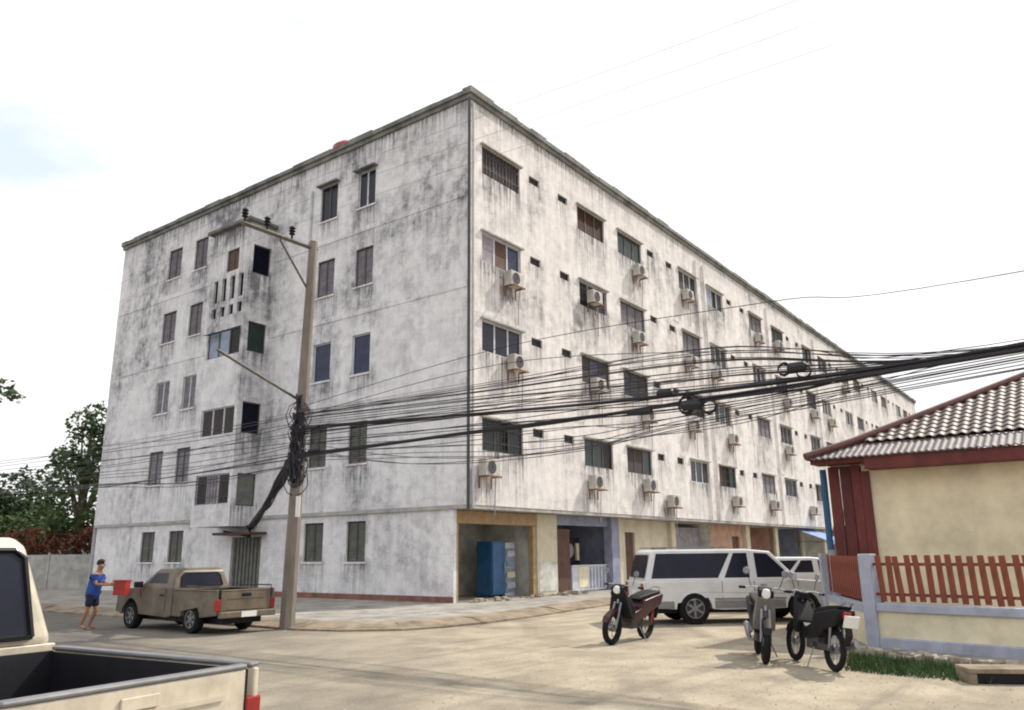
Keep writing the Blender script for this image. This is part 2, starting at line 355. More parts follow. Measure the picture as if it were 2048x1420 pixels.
# street side (right) openings
mods = [.7, 10.85, 21.1, 31.9, 42.4, 52.8, 63.2, 73.4]
big, small = [], []
for k, s in enumerate(mods):
    for f in (5, 4, 3, 2):
        h = heads[f]
        hb = 1.12 if f != 3 else 1.15
        for j, (a, wd) in enumerate(((0, 2.36), (6.6, 2.3))):
            if s+a+wd > 80.6: continue
            big.append((s+a, s+a+wd, h-hb, h, f, k, j))
        for a in (3.0, 5.1): small.append((s+a, s+a+.72, h-.34, h-.02, f, k))
opsR = [b[:4] for b in big]+[b[:4] for b in small]
ac_spots = [(1.9, 11.25, 4), (7.75, 12.05, 4), (12.1, 14.5, 5), (17.6, 14.7, 5), (2.05, 8.1, 3), (11.75, 11.1, 4), (17.5, 11.05, 4), (20.9, 10.95, 4),
            (.1+.3, 4.2, 2), (7.4, 4.15, 2), (12.1, 4.3, 2), (14.4, 3.7, 2), (22.5, 4.05, 2), (22.6, 7.5, 3), (32.4, 7.8, 3), (36.4, 4.05, 2),
            (17.4, 7.65, 3), (12.3, 7.5, 3), (32.1, 14.9, 5), (43.5, 11.0, 4), (50.5, 7.6, 3), (54.0, 4.2, 2), (28.6, 4.1, 2), (39.0, 11.1, 4), (60.6, 11, 4), (45, 4.2, 2), (65, 7.6, 3), (28.3, 14.6, 5), (7.8, 8.2, 3), (33.0, 11.1, 4), (43.2, 7.7, 3), (48.8, 14.6, 5)]
stR = [(a, b, c, .9, 1.0) for (a, b, c, d, *_) in big]+[(a, b, c, .8, .7) for (a, b, c, d, *_) in small]+[(x-.1, x+.8, z, .8, 1.0) for x, z, _ in ac_spots]+[(0, 81, ZT, .5, .8)]
mb = facade(MB(), mpR, [0, 80.8], [3.25, ZT], opsR, .45, .14, stR)
build_facade(mb, 'street_wall', 'plaster', B)
# gable side (left) openings
headsL = {5: 16.85, 4: 13.5, 3: 9.95, 2: 6.55}
winL = []
for f, h in headsL.items():
    for (a, b) in ((4.9, 5.9), (7.15, 8.2), (16.5, 17.6), (18.75, 19.95)):
        winL.append((a, b, h-1.58, h, f))
bay0, bay1, bayD = 11.25, 13.95, 1.25
stL = [(a, b, c, .9, .75) for (a, b, c, d, f) in winL]+[(0, 24.6, ZT, .7, .8), (0, 24.6, 14.1, .4, .35), (0, 24.6, 7.2, .4, .3)]
mb = facade(MB(), mpL, [0, 24.6], [3.25, ZT], [o[:4] for o in winL], .42, .14, stL)
build_facade(mb, 'end_wall', 'plaster_shade', B)
# ground floor end wall, slightly set back
winG = [(4.9, 5.9, 1.45, 2.88, 1), (7.2, 8.3, 1.45, 2.88, 1), (16.6, 17.75, 1.45, 2.82, 1), (18.95, 20.1, 1.45, 2.82, 1)]
door = (10.95, 12.95, .15, 2.45)
mb = facade(MB(), lambda u, z, d: (d+.09, u, z), [.72, 24.4], [-.1, 3.25], [o[:4] for o in winG]+[door], .42, .14, [(.67, 24.4, .35, -.4, 0)]+[(a, b, c, .8, .7) for (a, b, c, d, f) in winG])
build_facade(mb, 'ground_floor_wall', 'plaster_shade', B)
MB().box(.0, 80.7, .02, 24.5, 3.13, 3.26).build('floor_slab', 'concrete', B)
MB().quad((0, 24.6, 0), (80.8, 24.6, 0), (80.8, 24.6, ZT), (0, 24.6, ZT)).quad((80.8, 0, 3.2), (80.8, 24.6, 0), (80.8, 24.6, ZT), (80.8, 0, ZT)).build('rear_wall', 'plaster_shade', B)
# roof cap: uneven coping
mb = MB(); x = -.16
while x < 81:
    n = random.uniform(.7, 1.6); mb.box(x, min(x+n-.02, 81), -.17, .25, ZT+.18, ZT+.36+random.uniform(-.03, .07)); x += n
y = .27
while y < 24.7:
    n = random.uniform(.7, 1.6); mb.box(-.17, .25, y, min(y+n-.02, 24.75), ZT+.18, ZT+.37+random.uniform(-.03, .06)); y += n
mb.build('roof_coping', 'cap', B)
mb = MB().box(-.09, 80.9, -.09, .2, ZT, ZT+.178).box(-.09, .2, .202, 24.7, ZT, ZT+.178); mb.build('roof_edge_beam', 'cap', B)
MB().quad((0, 0, ZT+.1), (80.8, 0, ZT+.1), (80.8, 24.6, ZT+.1), (0, 24.6, ZT+.1)).build('roof', 'concrete', B)
# narrow slab bands
mb = MB()
for z in (14.2, 10.75, 7.3): mb.box(-.025, .0-.002, .1, 11.2, z, z+.2).box(-.025, -.002, 14.0, 24.5, z, z+.2)
mb.build('slab_band', 'plaster_shade', B)
# corner pipe
MB().tube([(-.09, -.05, 18.0), (-.09, -.05, 3.1)], .055, 8).build('rain_pipe', 'frame_dark', B)
MB().tube([(.12, -.07, 17.9), (.12, -.07, 3.2)], .045, 8).build('rain_pipe', 'frame_white', B)
MB().tube([(-.07, 8.75, 16.9), (-.07, 8.75, 1.0)], .05, 8).build('rain_pipe', 'frame_white', B)
for x in (19.9-.3, 20.6, 30.9, 41.2): MB().tube([(x, -.07, 17.5), (x, -.07, 3.2)], .05, 8).build('rain_pipe', 'plaster', B)

# windows, building frame.  frames and panes share meshes
def win_mesh(kind, wd, h, n):
    fr = MB(); t = .05
    fr.box(0, wd, 0, .06, 0, t).box(0, wd, 0, .06, h-t, h).box(0, t, 0, .06, t+.001, h-t-.001).box(wd-t, wd, 0, .06, t+.001, h-t-.001)
    for k in range(1, n): fr.box(wd*k/n-t*.75, wd*k/n+t*.75, -.004, .055, t+.001, h-t-.001)
    pane = MB().box(.03, wd/n-.03, .02, .05, .02, h-.02)
    louv = MB()
    m = int(h/.085)
    for k in range(m):
        z = t+(h-2*t)*k/m; louv.quad((t, .005, z), (wd-t, .005, z), (wd-t, .05, z+.075), (t, .05, z+.075)); louv.quad((t, .05, z), (wd-t, .05, z), (wd-t, .005, z), (t, .005, z))
    return fr, pane, louv
cache = {}; pcache = {}; MIXP = ['glass', 'curtain', 'black', 'glass_green', 'glass_blue', 'shut_grey', 'black', 'curtain', 'darkbrown']
def add_window(parent, loc, rz, wd, h, n, frame, pane, style='glass', sill=True):
    key = (round(wd, 2), round(h, 2), n, frame, pane, style)
    if key not in cache:
        fr, pa, lo = win_mesh('', wd, h, n)
        f = fr.build('window', frame, None); p = (pa if style == 'glass' else lo).build('pane' if style == 'glass' else 'louvre_blade', pane, None)
        ho = MB().box(-.1, wd+.1, -.26, -.135, h+.01, h+.07).build('sill', 'concrete', None)
        cache[key] = (f.data, p.data, ho.data)
        for o in (f, p, ho): bpy.data.objects.remove(o)
    fm, pm, hm = cache[key]
    f = bpy.data.objects.new('window', fm); col.objects.link(f); f.parent = parent; f.location = loc; f.rotation_euler = (0, 0, rz)
    if style == 'glass':
        for k in range(n):
            alt = pane if n < 3 or random.random() < .5 else random.choice(MIXP)
            key2 = (pm.name, alt)
            if key2 not in pcache:
                q = pm.copy(); q.materials.clear(); q.materials.append(M[alt]); pcache[key2] = q
            shut = n == 3 and random.random() < .16
            if not shut or k != 1: inst('pane', pcache[key2], f, (wd*k/n, 0, 0))
            else: inst('pane', pcache[key2], f, (wd*k/n*.45, .02, 0)); inst('backing', cache_back(wd/n, h), f, (wd*k/n, .02, 0))
        if n == 3 and random.random() < .3:
            gk = ('grille', round(wd, 2), round(h, 2))
            if gk not in pcache:
                g = MB()
                for k in range(12): g.box(.08+k*(wd-.16)/11-.008, .08+k*(wd-.16)/11+.008, -.06, -.044, .02, h-.02)
                g.box(0, wd, -.062, -.042, .3, .32).box(0, wd, -.062, -.042, h-.32, h-.3); o_ = g.build('window_grille', 'frame_dark'); pcache[gk] = o_.data; bpy.data.objects.remove(o_)
            inst('window_grille', pcache[gk], f, (0, 0, 0))
    else:
        p = inst('shutter', pm, f, (0, 0, 0)); inst('backing', cache_back(wd, h), f, (0, 0, 0))
    return f
bc = {}
def cache_back(wd, h):
    k = (round(wd, 2), round(h, 2))
    if k not in bc:
        o = MB().quad((.01, .055, .01), (wd-.01, .055, .01), (wd-.01, .055, h-.01), (.01, .055, h-.01)).build('backing', 'black'); bc[k] = o.data; bpy.data.objects.remove(o)
    return bc[k]
# street side: local x along, y inward
styles = {(5, 2, 0): ('frame_white', 'bluepane', 'glass'), (5, 0, 0): ('frame_dark', 'curtain', 'glass'), (4, 0, 0): ('frame_white', 'glass_blue', 'glass'), (3, 0, 0): ('frame_white', 'glass', 'glass'), (2, 0, 0): ('frame_dark', 'glass_green', 'glass'),
          (5, 0, 1): ('frame_dark', 'darkbrown', 'louvre'), (4, 0, 1): ('frame_white', 'curtain', 'glass'), (3, 0, 1): ('frame_dark', 'curtain', 'glass'), (2, 0, 1): ('frame_dark', 'glass_green', 'glass')}
pool = [('frame_dark', 'curtain', 'glass'), ('frame_dark', 'glass', 'glass'), ('frame_dark', 'shut_grey', 'louvre'), ('frame_white', 'glass', 'glass'), ('frame_dark', 'curtain', 'glass'), ('frame_dark', 'glass_green', 'glass'), ('frame_white', 'curtain', 'glass')]
for (a, b, c, d, f, k, j) in big:
    fr, pa, st = styles.get((f, k, j)) or random.choice(pool)
    n = 3 if k < 5 else 1
    add_window(B, (a, .07, c), 0, b-a, d-c, n, fr, pa, st)
    if k < 4:
        inst('window_hood', cache[(round(b-a, 2), round(d-c, 2), n, fr, pa, st)][2], B, (a, .13, c))
for (a, b, c, d, f, k) in small: add_window(B, (a, .07, c), 0, b-a, d-c, 1, 'frame_dark', 'black', 'glass')
# left side windows: face -x; rotate -90: local x -> -y ; place at u=b
for (a, b, c, d, f) in winL+winG:
    x0 = .07+(.09 if f == 1 else 0)
    pn = 'shut_grey' if f > 1 else 'shut_olive'; stl = 'louvre'; frm = 'frame_dark' if f != 3 else 'frame_white'
    if f == 3 and a < 9: pn, stl = 'glass_blue', 'glass'
    if f == 5 and a < 9: pn, stl = 'glass', 'glass'
    if f == 5 and a < 6: frm = 'frame_white'
    if f == 2 and a < 9: pn = 'shut_olive'
    wn = add_window(B, (x0, b, c), -math.pi/2, b-a, d-c, 2 if f != 3 or a > 9 else 1, frm, pn, stl)
# pale sill stones + small hoods left
for (a, b, c, d, f) in winL+winG:
    e = .09 if f == 1 else 0
    MB().box(e-.05, e+.03, a-.06, b+.06, c-.07, c-.002).build('window_sill', 'plaster', B)
    if f == 5 and a < 9: MB().box(-.22, .0, a-.1, b+.12, d+.02, d+.08).build('window_hood', 'cap', B)
# stair bay
bayf = []   # front (x=-bayD) openings  (v0,v1,z0,z1)
bw3 = [(11.45, 13.8, 9.95, 11.12), (11.45, 13.8, 6.55, 7.72), (11.45, 13.8, 3.72, 4.95)]
slots = [(v, v+.34, z0, z1) for v in (11.5, 12.12, 12.74, 13.36) for (z0, z1) in ((12.45, 13.5), (11.75, 12.2))]
vent5 = (11.95, 12.85, 13.75, 14.75)
opsF = bw3+slots+[vent5]
mb = facade(MB(), lambda u, z, d: (d-bayD, u, z), [bay0, bay1], [2.85, 15.75], opsF, .42, .12, [(bay0, bay1, 15.75, 1.2, .9), (bay0, bay1, 13.6, 1.5, .5)])
sideops = [(-1.02, -.14, h-1.3, h) for h in (14.8, 11.33, 7.88, 4.95)]
mb = facade(mb, lambda u, z, d: (u, d+bay0, z), [-bayD, 0], [2.85, 15.75], sideops, .42, .12, [(-1.3, 0, h-1.3, .9, .9) for h in (14.8, 11.33, 7.88, 4.95)])
mb.quad((-bayD, bay1, 2.85), (0, bay1, 2.85), (0, bay1, 15.75), (-bayD, bay1, 15.75)); mb.quad((-bayD, bay0, 2.85), (0, bay0, 2.85), (0, bay1, 2.85), (-bayD, bay1, 2.85))
bay = build_facade(mb, 'stair_bay', 'plaster_shade', B)
MB().box(-bayD-.25, 0-.003, bay0-.25, bay1+.2, 15.75, 15.9).build('bay_roof', 'cap', bay, .02)
MB().box(-bayD+.13, -bayD+.15, bay0+.1, bay1-.1, 11.6, 13.6).build('vent_backing', 'black', bay)
sty = [('frame_dark', 'bluepane'), ('frame_white', 'curtain'), ('frame_white', 'shut_grey')]
for (v0, v1, z0, z1), (fr, pa) in zip(bw3, sty): add_window(bay, (-bayD+.06, v1, z0), -math.pi/2, v1-v0, z1-z0, 3, fr, pa, 'glass')
wv = add_window(bay, (-bayD+.06, vent5[1], vent5[2]), -math.pi/2, .9, 1.0, 2, 'frame_dark', 'darkbrown', 'glass')
for (a, b, c, d), pa in zip(sideops, ('glass', 'glass_green', 'glass', 'shut_olive')): add_window(bay, (a, bay0+.06, c), 0, b-a, d-c, 1, 'frame_dark', pa, 'louvre' if pa == 'glass' else 'glass')
# open awning sash in the bay
MB().box(-bayD-.28, -bayD-.02, 13.0, 13.75, 11.0, 11.03, Matrix.Rotation(R(-14), 3, 'Y')).build('open_sash', 'glass', bay)
# entrance
dr = MB().box(.2, .26, 10.97, 12.93, .16, 2.43).build('entrance_door', 'shut_olive', B)
mb = MB()
for k in range(8): mb.box(.17, .198, 11.05+k*.24, 11.09+k*.24, .2, 2.4)
mb.build('door_bar', 'frame_dark', dr)
MB().box(-.75, .08, 10.6, 13.1, 2.52, 2.62).build('door_canopy', 'darkbrown', B)
MB().box(.055, .088, .7, 10.8, .15, .34).build('skirting', 'redtile', B)
# ---------------- ground floor street side: rooms set back
GW = .82
top = 3.12
def shop(u0, u1, wallm, depth=2.5, name='shop_room'):
    mb = MB(); mb.cur = 0
    mb.quad((u0, GW+depth, .15), (u1, GW+depth, .15), (u1, GW+depth, top), (u0, GW+depth, top))
    mb.quad((u0, GW+.02, .15), (u0, GW+depth, .15), (u0, GW+depth, top), (u0, GW+.02, top)); mb.quad((u1, GW+.02, .15), (u1, GW+depth, .15), (u1, GW+depth, top), (u1, GW+.02, top))
    mb.cur = 1; mb.quad((u0, GW-.05, .165), (u1, GW-.05, .165), (u1, GW+depth, .165), (u0, GW+depth, .165))
    mb.cur = 2; mb.quad((u0, GW, top-.005), (u1, GW, top-.005), (u1, GW+depth, top-.005), (u0, GW+depth, top-.005))
    return mb.build(name, [wallm, 'pave', 'greyroom'], B)
def pillar(u0, u1, m='cream', low='greyroom'):
    p = MB().box(u0, u1, GW-.12, GW+.3, .15, top).build('pillar', m, B, .015)
    MB().box(u0+.08, u1-.06, GW-.135, GW-.1, .3, 1.35).build('pillar_panel', low, B)
    return p
MB().box(.1, .24, GW-.1, GW+.3, .15, top).build('pillar', 'plaster_shade', B); pillar(4.85, 6.2)
r1 = shop(.22, 4.87, 'greyroom')
MB().box(.25, 4.84, GW-.1, GW+.1, 2.68, top-.01).build('fascia_board', 'brown', B, .01)
MB().box(.25, .35, GW-.09, GW+.09, .16, 2.67).build('door_jamb', 'brown', B); MB().box(4.6, 4.84, GW-.09, GW+.09, .16, 2.67).build('door_jamb', 'brown', B)
MB().box(.7, 2.6, GW+1.9, GW+2.2, .17, 1.15).build('back_counter', 'cream', B)
MB().box(.5, 2.5, GW+2.4, GW+2.46, 1.3, 2.6).build('back_window', 'glass_green', B)
r2 = shop(6.2, 10.75, 'lilac')
MB().box(6.22, 10.7, GW-.02, GW+.12, 2.75, top-.01).build('fascia_board', 'lilac', B)
MB().box(6.3, 7.35, GW+.05, GW+.1, .17, 2.6).build('shop_door', 'darkbrown', B, .01)
MB().box(10.3, 10.95, GW-.2, GW+.2, .15, top).build('pillar', 'lilac', B, .01)
MB().box(10.97, 11.3, GW-.15, GW+.2, .15, top).build('pillar', 'cream', B, .01)
MB().box(7.6, 10.2, GW+2.1, GW+2.4, 1.2, 2.2).build('wall_shelf', 'black', B)
mb = facade(MB(), lambda u, z, d: (u, d+GW+.1, z), [11.3, 16.5], [.1, top], [(12.0, 12.9, .16, 2.55)], .5)
build_facade(mb, 'shop_front_wall', 'cream', B)
MB().box(12.02, 12.88, GW+.2, GW+.26, .17, 2.53).build('shop_door', 'darkbrown', B, .01)
shop(16.5, 21.3, 'greyroom'); pillar(16.3, 16.75)
MB().box(16.8, 21.2, GW+.6, GW+.68, 1.0, 2.9).build('shutter_panel', 'shut_grey', B)
mb = facade(MB(), lambda u, z, d: (u, d+GW+.1, z), [21.3, 26.2], [.1, top], [(24.5, 25.6, .16, 2.5)], .6)
build_facade(mb, 'shop_front_wall', 'peach', B); MB().box(24.5, 25.6, GW+.22, GW+.28, .16, 2.5).build('shop_door', 'darkbrown', B)
pillar(26.2, 26.8); shop(26.8, 31.2, 'peach'); MB().box(27.3, 29.3, GW+.4, GW+.46, .17, 2.5).build('shop_door', 'redbrown', B)
for k in range(9):
    u = 31.2+k*5.3; pillar(u, u+.5)
    if u+5.3 < 81: shop(u+.5, u+5.3, ['lilac', 'greyroom', 'peach', 'cream'][k % 4])
# roof tank
t = MB(); t.lathe([(0.0, .95), (.35, .92), (.62, .7), (.68, .3), (.68, -.4), (0, -.4)], 'z', (0, 0, .4), 20)
tk = t.build('water_tank', 'cyl_red', smooth=40); tk.location = bw(1.2, 8.1, ZT+.1); tag(tk, 'small round red water tank peeking over the roof edge', 'water tank')

# ------------------------------------------------------------------ air conditioners
def make_ac():
    e = empty('air_conditioner')
    MB().box(0, .78, -.34, 0, .0, .56).build('casing', 'ac', e, .02)
    g = MB(); g.lathe([(.0, -.012), (.22, -.012), (.22, 0)], 'y', (.30, -.345, .28), 18); gg = g.build('fan_grille', 'black', e)
    rg = MB()
    for r in (.07, .14, .21): rg.lathe([(r, -.02), (r+.014, -.02), (r+.014, -.005), (r, -.005), (r, -.02)], 'y', (.30, -.347, .28), 18)
    rg.build('grille_ring', 'shut_grey', gg)
    MB().box(.04, .08, -.42, .02, -.05, -.01).box(.68, .72, -.42, .02, -.05, -.01).box(.04, .08, -.02, .02, -.4, -.06).box(.68, .72, -.02, .02, -.4, -.06).box(0.02, .76, -.43, -.4, -.06, -.005).build('bracket', 'rust', e)
    MB().tube([(.77, -.1, .2), (.9, -.05, .1), (.92, .0, -.5), (.9, .02, -1.3)], .018, 5).build('drain_hose', 'shut_grey', e)
    return e
fl = {5: 'top floor', 4: 'fourth floor', 3: 'third floor', 2: 'second floor'}
bycol = {}
proto = None
ordn = ['first', 'second', 'third', 'fourth', 'fifth', 'sixth', 'seventh', 'eighth', 'ninth', 'tenth', 'eleventh']
rows = {f: sorted([s[0] for s in ac_spots if s[2] == f]) for f in fl}
for (x, z, f) in ac_spots:
    if proto is None: proto = make_ac(); o = proto
    else: o = copy_tree(proto)
    dy = -.07; o.location = bw(x, dy, z); o.rotation_euler = (0, 0, RZ)
    n = rows[f].index(x)
    tag(o, 'beige AC unit on the %s street wall, %s of its row from the corner' % (fl[f], ordn[n]), 'air conditioner', 'air conditioning units on the street wall')

# ------------------------------------------------------------------ power pole and cables
PB = Vector((-5.4, 19.8, 0))
pl = empty('power_pole', PB, 0, label='tall grey brown concrete power pole in front of the apartment block', cat='utility pole')
MB().box(-.17, .17, -.15, .15, 0, .01).tube([(0, 0, 0), (.04, 0, 3), (.14, 0, 9.8)], [.185, .165, .115], 8).build('shaft', 'pole', pl)
d = -eR
def PP(t, z, s=0): return Vector((.12, 0, z))+d*t+(-eL)*s
MB().tube([PP(-.15, 9.62), PP(2.15, 9.62)], .062, 4).build('crossarm', 'steel', pl)
MB().tube([PP(1.05, 9.55), (.09, 0, 8.4)], .03, 5).build('brace', 'steel', pl)
MB().tube([PP(2.45, 6.35)-Vector((.1, 0, 0)), PP(0, 5.5)-Vector((.1, 0, 0))], .035, 6).build('bracket_arm', 'steel', pl)
ins = [PP(2.1, 9.68), PP(1.45, 9.68), PP(.68, 9.68)]
for p in ins:
    m_ = MB(); m_.lathe([(0, 0), (.03, 0), (.03, .1), (.085, .12), (.05, .17), (.09, .2), (.05, .25), (.085, .28), (.05, .33), (0, .34)], 'z', tuple(p), 10); m_.build('insulator', 'black', pl)
MB().box(.1, .2, -.2, -.16, 2.6, 3.1).build('notice_plate', 'plate', pl)
for z in (5.3, 4.7, 4.0, 3.6): MB().lathe([(.18, -.03), (.2, -.03), (.2, .03), (.18, .03)], 'z', (.07, 0, z), 10).build('steel_band', 'steel', pl)
def W(t, z, s=0): return Vector((PB.x+.07, PB.y, 0))-eL*t+Vector((0, 0, z))+(-eR)*s
def span(pts, n=10):   # smooth interpolation through points (t,z,s)
    out = []
    for i in range(len(pts)-1):
        p0 = pts[max(i-1, 0)]; p1 = pts[i]; p2 = pts[i+1]; p3 = pts[min(i+2, len(pts)-1)]
        for k in range(n):
            t = k/n; q = []
            for a in range(3):
                q.append(.5*((2*p1[a])+(-p0[a]+p2[a])*t+(2*p0[a]-5*p1[a]+4*p2[a]-p3[a])*t*t+(-p0[a]+3*p1[a]-3*p2[a]+p3[a])*t**3))
            out.append(W(*q))
    out.append(W(*pts[-1])); return out
def cable(pts, r, label, group='cables strung along the street poles', m='cable', n=10, name='overhead_cable', sides=6):
    o = MB().tube(span(pts, n), r, sides).build(name, m); return tag(o, label, 'cable', group)
# high voltage wires over the insulators, running both ways
for i, (s, z) in enumerate(((2.1, 10.03), (1.45, 10.03), (.68, 10.03))):
    o = cable([(-34, 9.9, s), (-17, 9.35, s), (0, z, s), (17, 9.5, s), (36, 10.3, s)], .0026, ['thin high wire over the outermost insulator of the crossarm', 'thin high wire over the middle insulator of the crossarm', 'thin high wire over the insulator nearest the pole'][i], 'high wires on the crossarm', 'wire_grey')
# main black bundles to the right
def jit(a): return random.uniform(-a, a)
for k in range(5):
    cable([(0, 4.78+jit(.05), .15), (5.6, 4.5+jit(.03), .15+jit(.04)), (10.7, 4.33+jit(.03), .15+jit(.05)), (15.4, 4.37+jit(.02), .15+jit(.03)), (25, 4.75, .15), (36, 5.6, .15)], .017, 'black strand of the upper thick cable bundle crossing to the right edge', 'upper cable bundle')
for k in range(6):
    cable([(0, 4.05+jit(.08), .2), (5.6, 4.13+jit(.04), .2+jit(.04)), (8, 4.12+jit(.03), .2+jit(.05)), (10.9, 4.17+jit(.03), .2+jit(.05)), (15.4, 4.31+jit(.02), .18+jit(.03)), (25, 4.72, .18), (36, 5.6, .2)], .019, 'black strand of the lower thick cable bundle crossing to the right edge', 'lower cable bundle')
for k in range(26):
    z0 = random.uniform(4.1, 5.3); sg = random.uniform(.2, 1.4)
    cable([(0, z0*.9+.45, .05), (6, z0-sg*.25, .1), (11, z0-sg*.45+jit(.1), .1), (15.4, 4.36+jit(.06), .14), (25, 4.75+jit(.1), .15), (36, 5.7+jit(.2), .1)], random.choice((.007, .009, .011)), 'thin slack wire among those fanning right from the pole across the street wall', 'slack wires fanning right from the pole', 'wire_grey' if k % 2 else 'cable')
for k in range(8):
    z0 = random.uniform(3.5, 4.1)
    cable([(0, 4.2+jit(.3), .05), (4, z0+.1, .1), (8, z0+jit(.1), .1), (13, 4.0+jit(.15), .1), (36, 5.5, .1)], .008, 'thin low wire hanging under the thick bundles right of the pole', 'low wires under the bundles', 'wire_grey')
for zz in ((5.45, 5.85, 5.72, 5.45), (5.2, 5.5, 4.9, 4.5)):
    cable([(0, zz[0]-.1, 0), (6.4, zz[1], 0), (12, zz[2], 0), (16, zz[3], 0), (36, 5.6, 0)], .007, 'twisted wire rising above the bundles across the street wall' if zz[0] > 5.3 else 'second twisted wire just above the bundles across the street wall', None, 'cable')
for k in range(14):
    z0 = [5.0, 4.85, 4.7, 4.55, 4.1, 3.95, 4.0, 4.4, 5.2, 4.3, 4.65, 3.8, 5.1, 4.2][k]
    cable([(0, z0+jit(.1), 0), (-5, z0-.12+jit(.1), jit(.1)), (-10, z0-.05+jit(.15), 0), (-17.5, z0+.1, 0), (-36, z0+.5, 0)], .009 if k not in (4, 5, 6) else .016, 'thin dark wire running left from the pole past the end wall', 'wires running left from the pole', 'wire_grey')
# tangle
mb = MB()
def blobpath(pts, r, n, spread):
    for k in range(n):
        P = [Vector(p)+Vector((jit(spread), jit(spread), jit(spread*.6))) for p in pts]; mb.tube(P, r, 5)
pole_pts = [(PB.x+.05, PB.y-.2, z) for z in (5.6, 5.1, 4.7, 4.3, 3.9, 3.5)]
blobpath(pole_pts[:3], .02, 12, .07); blobpath(pole_pts[1:], .024, 60, .14)
endp = bw(-.45, 11.0, 2.8); st_ = Vector((PB.x, PB.y-.1, 4.1)); midp = st_.lerp(endp, .5)-Vector((0, 0, .12))
path = [st_+Vector((0, 0, .5)), st_, st_.lerp(endp, .25)-Vector((0, 0, .05)), midp, st_.lerp(endp, .8)-Vector((0, 0, .1)), endp]
blobpath(path, .024, 30, .13)
blobpath([endp, endp+Vector((0, 0, -.35)), bw(-.3, 12.9, 2.68)], .03, 14, .05)
for k in range(15):
    z = random.uniform(3.5, 5.3); a = random.uniform(0, 6.28); rad = random.uniform(.12, .34); c = Vector((PB.x+.05, PB.y-.15, z)); pts = []
    for j in range(11):
        q = a+j*.63; pts.append(c+Vector((rad*math.cos(q), jit(.08), rad*1.3*math.sin(q))))
    mb.tube(pts, .012, 4)
tag(mb.build('cable_tangle', 'cable'), 'mass of black cables knotted round the pole and slanting down to the entrance', 'cable tangle', kind='stuff')
# closures hanging on the bundles
def closure(t, z, L_, rad, label, s=.2, tilt=0):
    a = W(t-L_/2, z-tilt, s); b = W(t+L_/2, z+tilt, s)
    o = MB().tube([a, a.lerp(b, .12), a.lerp(b, .88), b], [rad*.4, rad, rad, rad*.4], 8).build('splice_closure', 'cable'); tag(o, label, 'splice box', 'splice boxes hung on the cables')
closure(10.6, 4.1, .38, .085, 'largest black splice box hung midway along the lower bundle', .25)
closure(10.1, 4.38, .3, .07, 'small black splice box clamped on the upper bundle above the largest one')
closure(.65, 4.72, .5, .045, 'slim black splice sleeve just right of the pole on the upper wires')
closure(.8, 4.15, .45, .05, 'slim black splice sleeve just right of the pole on the lower wires')
closure(12.4, 4.5, .3, .09, 'black splice box on the bundles toward the tiled roof')
closure(9.6, 4.1, .5, .05, 'slim black splice sleeve left of the largest splice box')
mb = MB()
for (t, z, r_) in ((10.5, 4.12, .15), (10.9, 4.05, .12), (12.5, 4.42, .11), (12.2, 4.5, .10)):
    for k in range(4):
        c = W(t, z, .2); pts = []
        for j in range(13): q = j*.53+k; pts.append(c+Vector((-eL.x*r_*math.cos(q), -eL.y*r_*math.cos(q), r_*math.sin(q)*(.8+.1*k)))+eR*jit(.03))
        mb.tube(pts, .011, 4)
tag(mb.build('spare_cable_coils', 'cable'), 'loose coils of spare cable hanging from the bundles by the splice boxes', 'cable coil', kind='stuff')

# ------------------------------------------------------------------ shop items
def bobj(name, mb, m, label, cat, loc, bevel=.01, group=None):
    o = mb.build(name, m, None, bevel); o.location = bw(*loc); o.rotation_euler = (0, 0, RZ); return tag(o, label, cat, group)
def bthing(name, loc, label, cat, rz=0, group=None): return empty(name, bw(*loc), RZ+rz, label=label, cat=cat, group=group)
fz = bthing('upright_fridge', (3.05, GW+.65, .17), 'tall blue upright fridge standing inside the corner shop', 'fridge')
MB().box(0, .8, 0, .7, .05, 1.95).build('cabinet', 'fridge', fz, .02); MB().box(.03, .77, -.04, -.005, .1, 1.9).build('door', 'fridge', fz, .01); MB().box(.68, .71, -.09, -.045, .8, 1.2).build('handle', 'chrome', fz)
for xx in (.06, .66):
    MB().box(xx, xx+.08, .1, .2, 0, .05).build('foot', 'black', fz)
ds = bthing('display_fridge', (3.9, GW+.7, .17), 'white glass fronted drinks fridge beside the blue fridge', 'fridge')
MB().box(0, .62, 0, .6, 0, 1.9).build('cabinet', 'frame_white', ds, .01); MB().box(.04, .58, -.02, -.004, .12, 1.7).build('door', 'bluepane', ds)
for k in range(4):
    s_ = MB().box(.06, .56, -.035, -.022, .25+k*.38, .28+k*.38).build('shelf', 'white', ds)
    bt = MB()
    for j in range(5): bt.lathe([(0, 0), (.035, 0), (.035, .16), (.015, .2), (0, .2)], 'z', (.1+j*.1, -.065, .285+k*.38), 8)
    bt.build('bottle_row', ['frame_white', 'yellow_pale', 'bluepane', 'frame_white'][k], s_)
ct = bthing('shop_counter', (7.55, GW+.1, .17), 'white and blue striped counter with a yellow panel in the lilac shop', 'counter')
MB().box(0, 2.7, 0, .5, .02, .98).build('cabinet', 'frame_white', ct, .01); MB().box(-.03, 2.73, -.04, .53, .981, 1.02).build('worktop', 'white', ct)
MB().box(.5, 1.2, -.015, -.002, .15, .95).build('yellow_panel', 'yellow_pale', ct)
for k in range(5): MB().box(1.35+k*.26, 1.47+k*.26, -.015, -.002, .1, .93).build('blue_stripe', 'lilac', ct)
mc = bthing('machine_shelf', (8.3, GW+1.0, .17), 'dark machine with round fan standing behind the striped counter', 'machine')
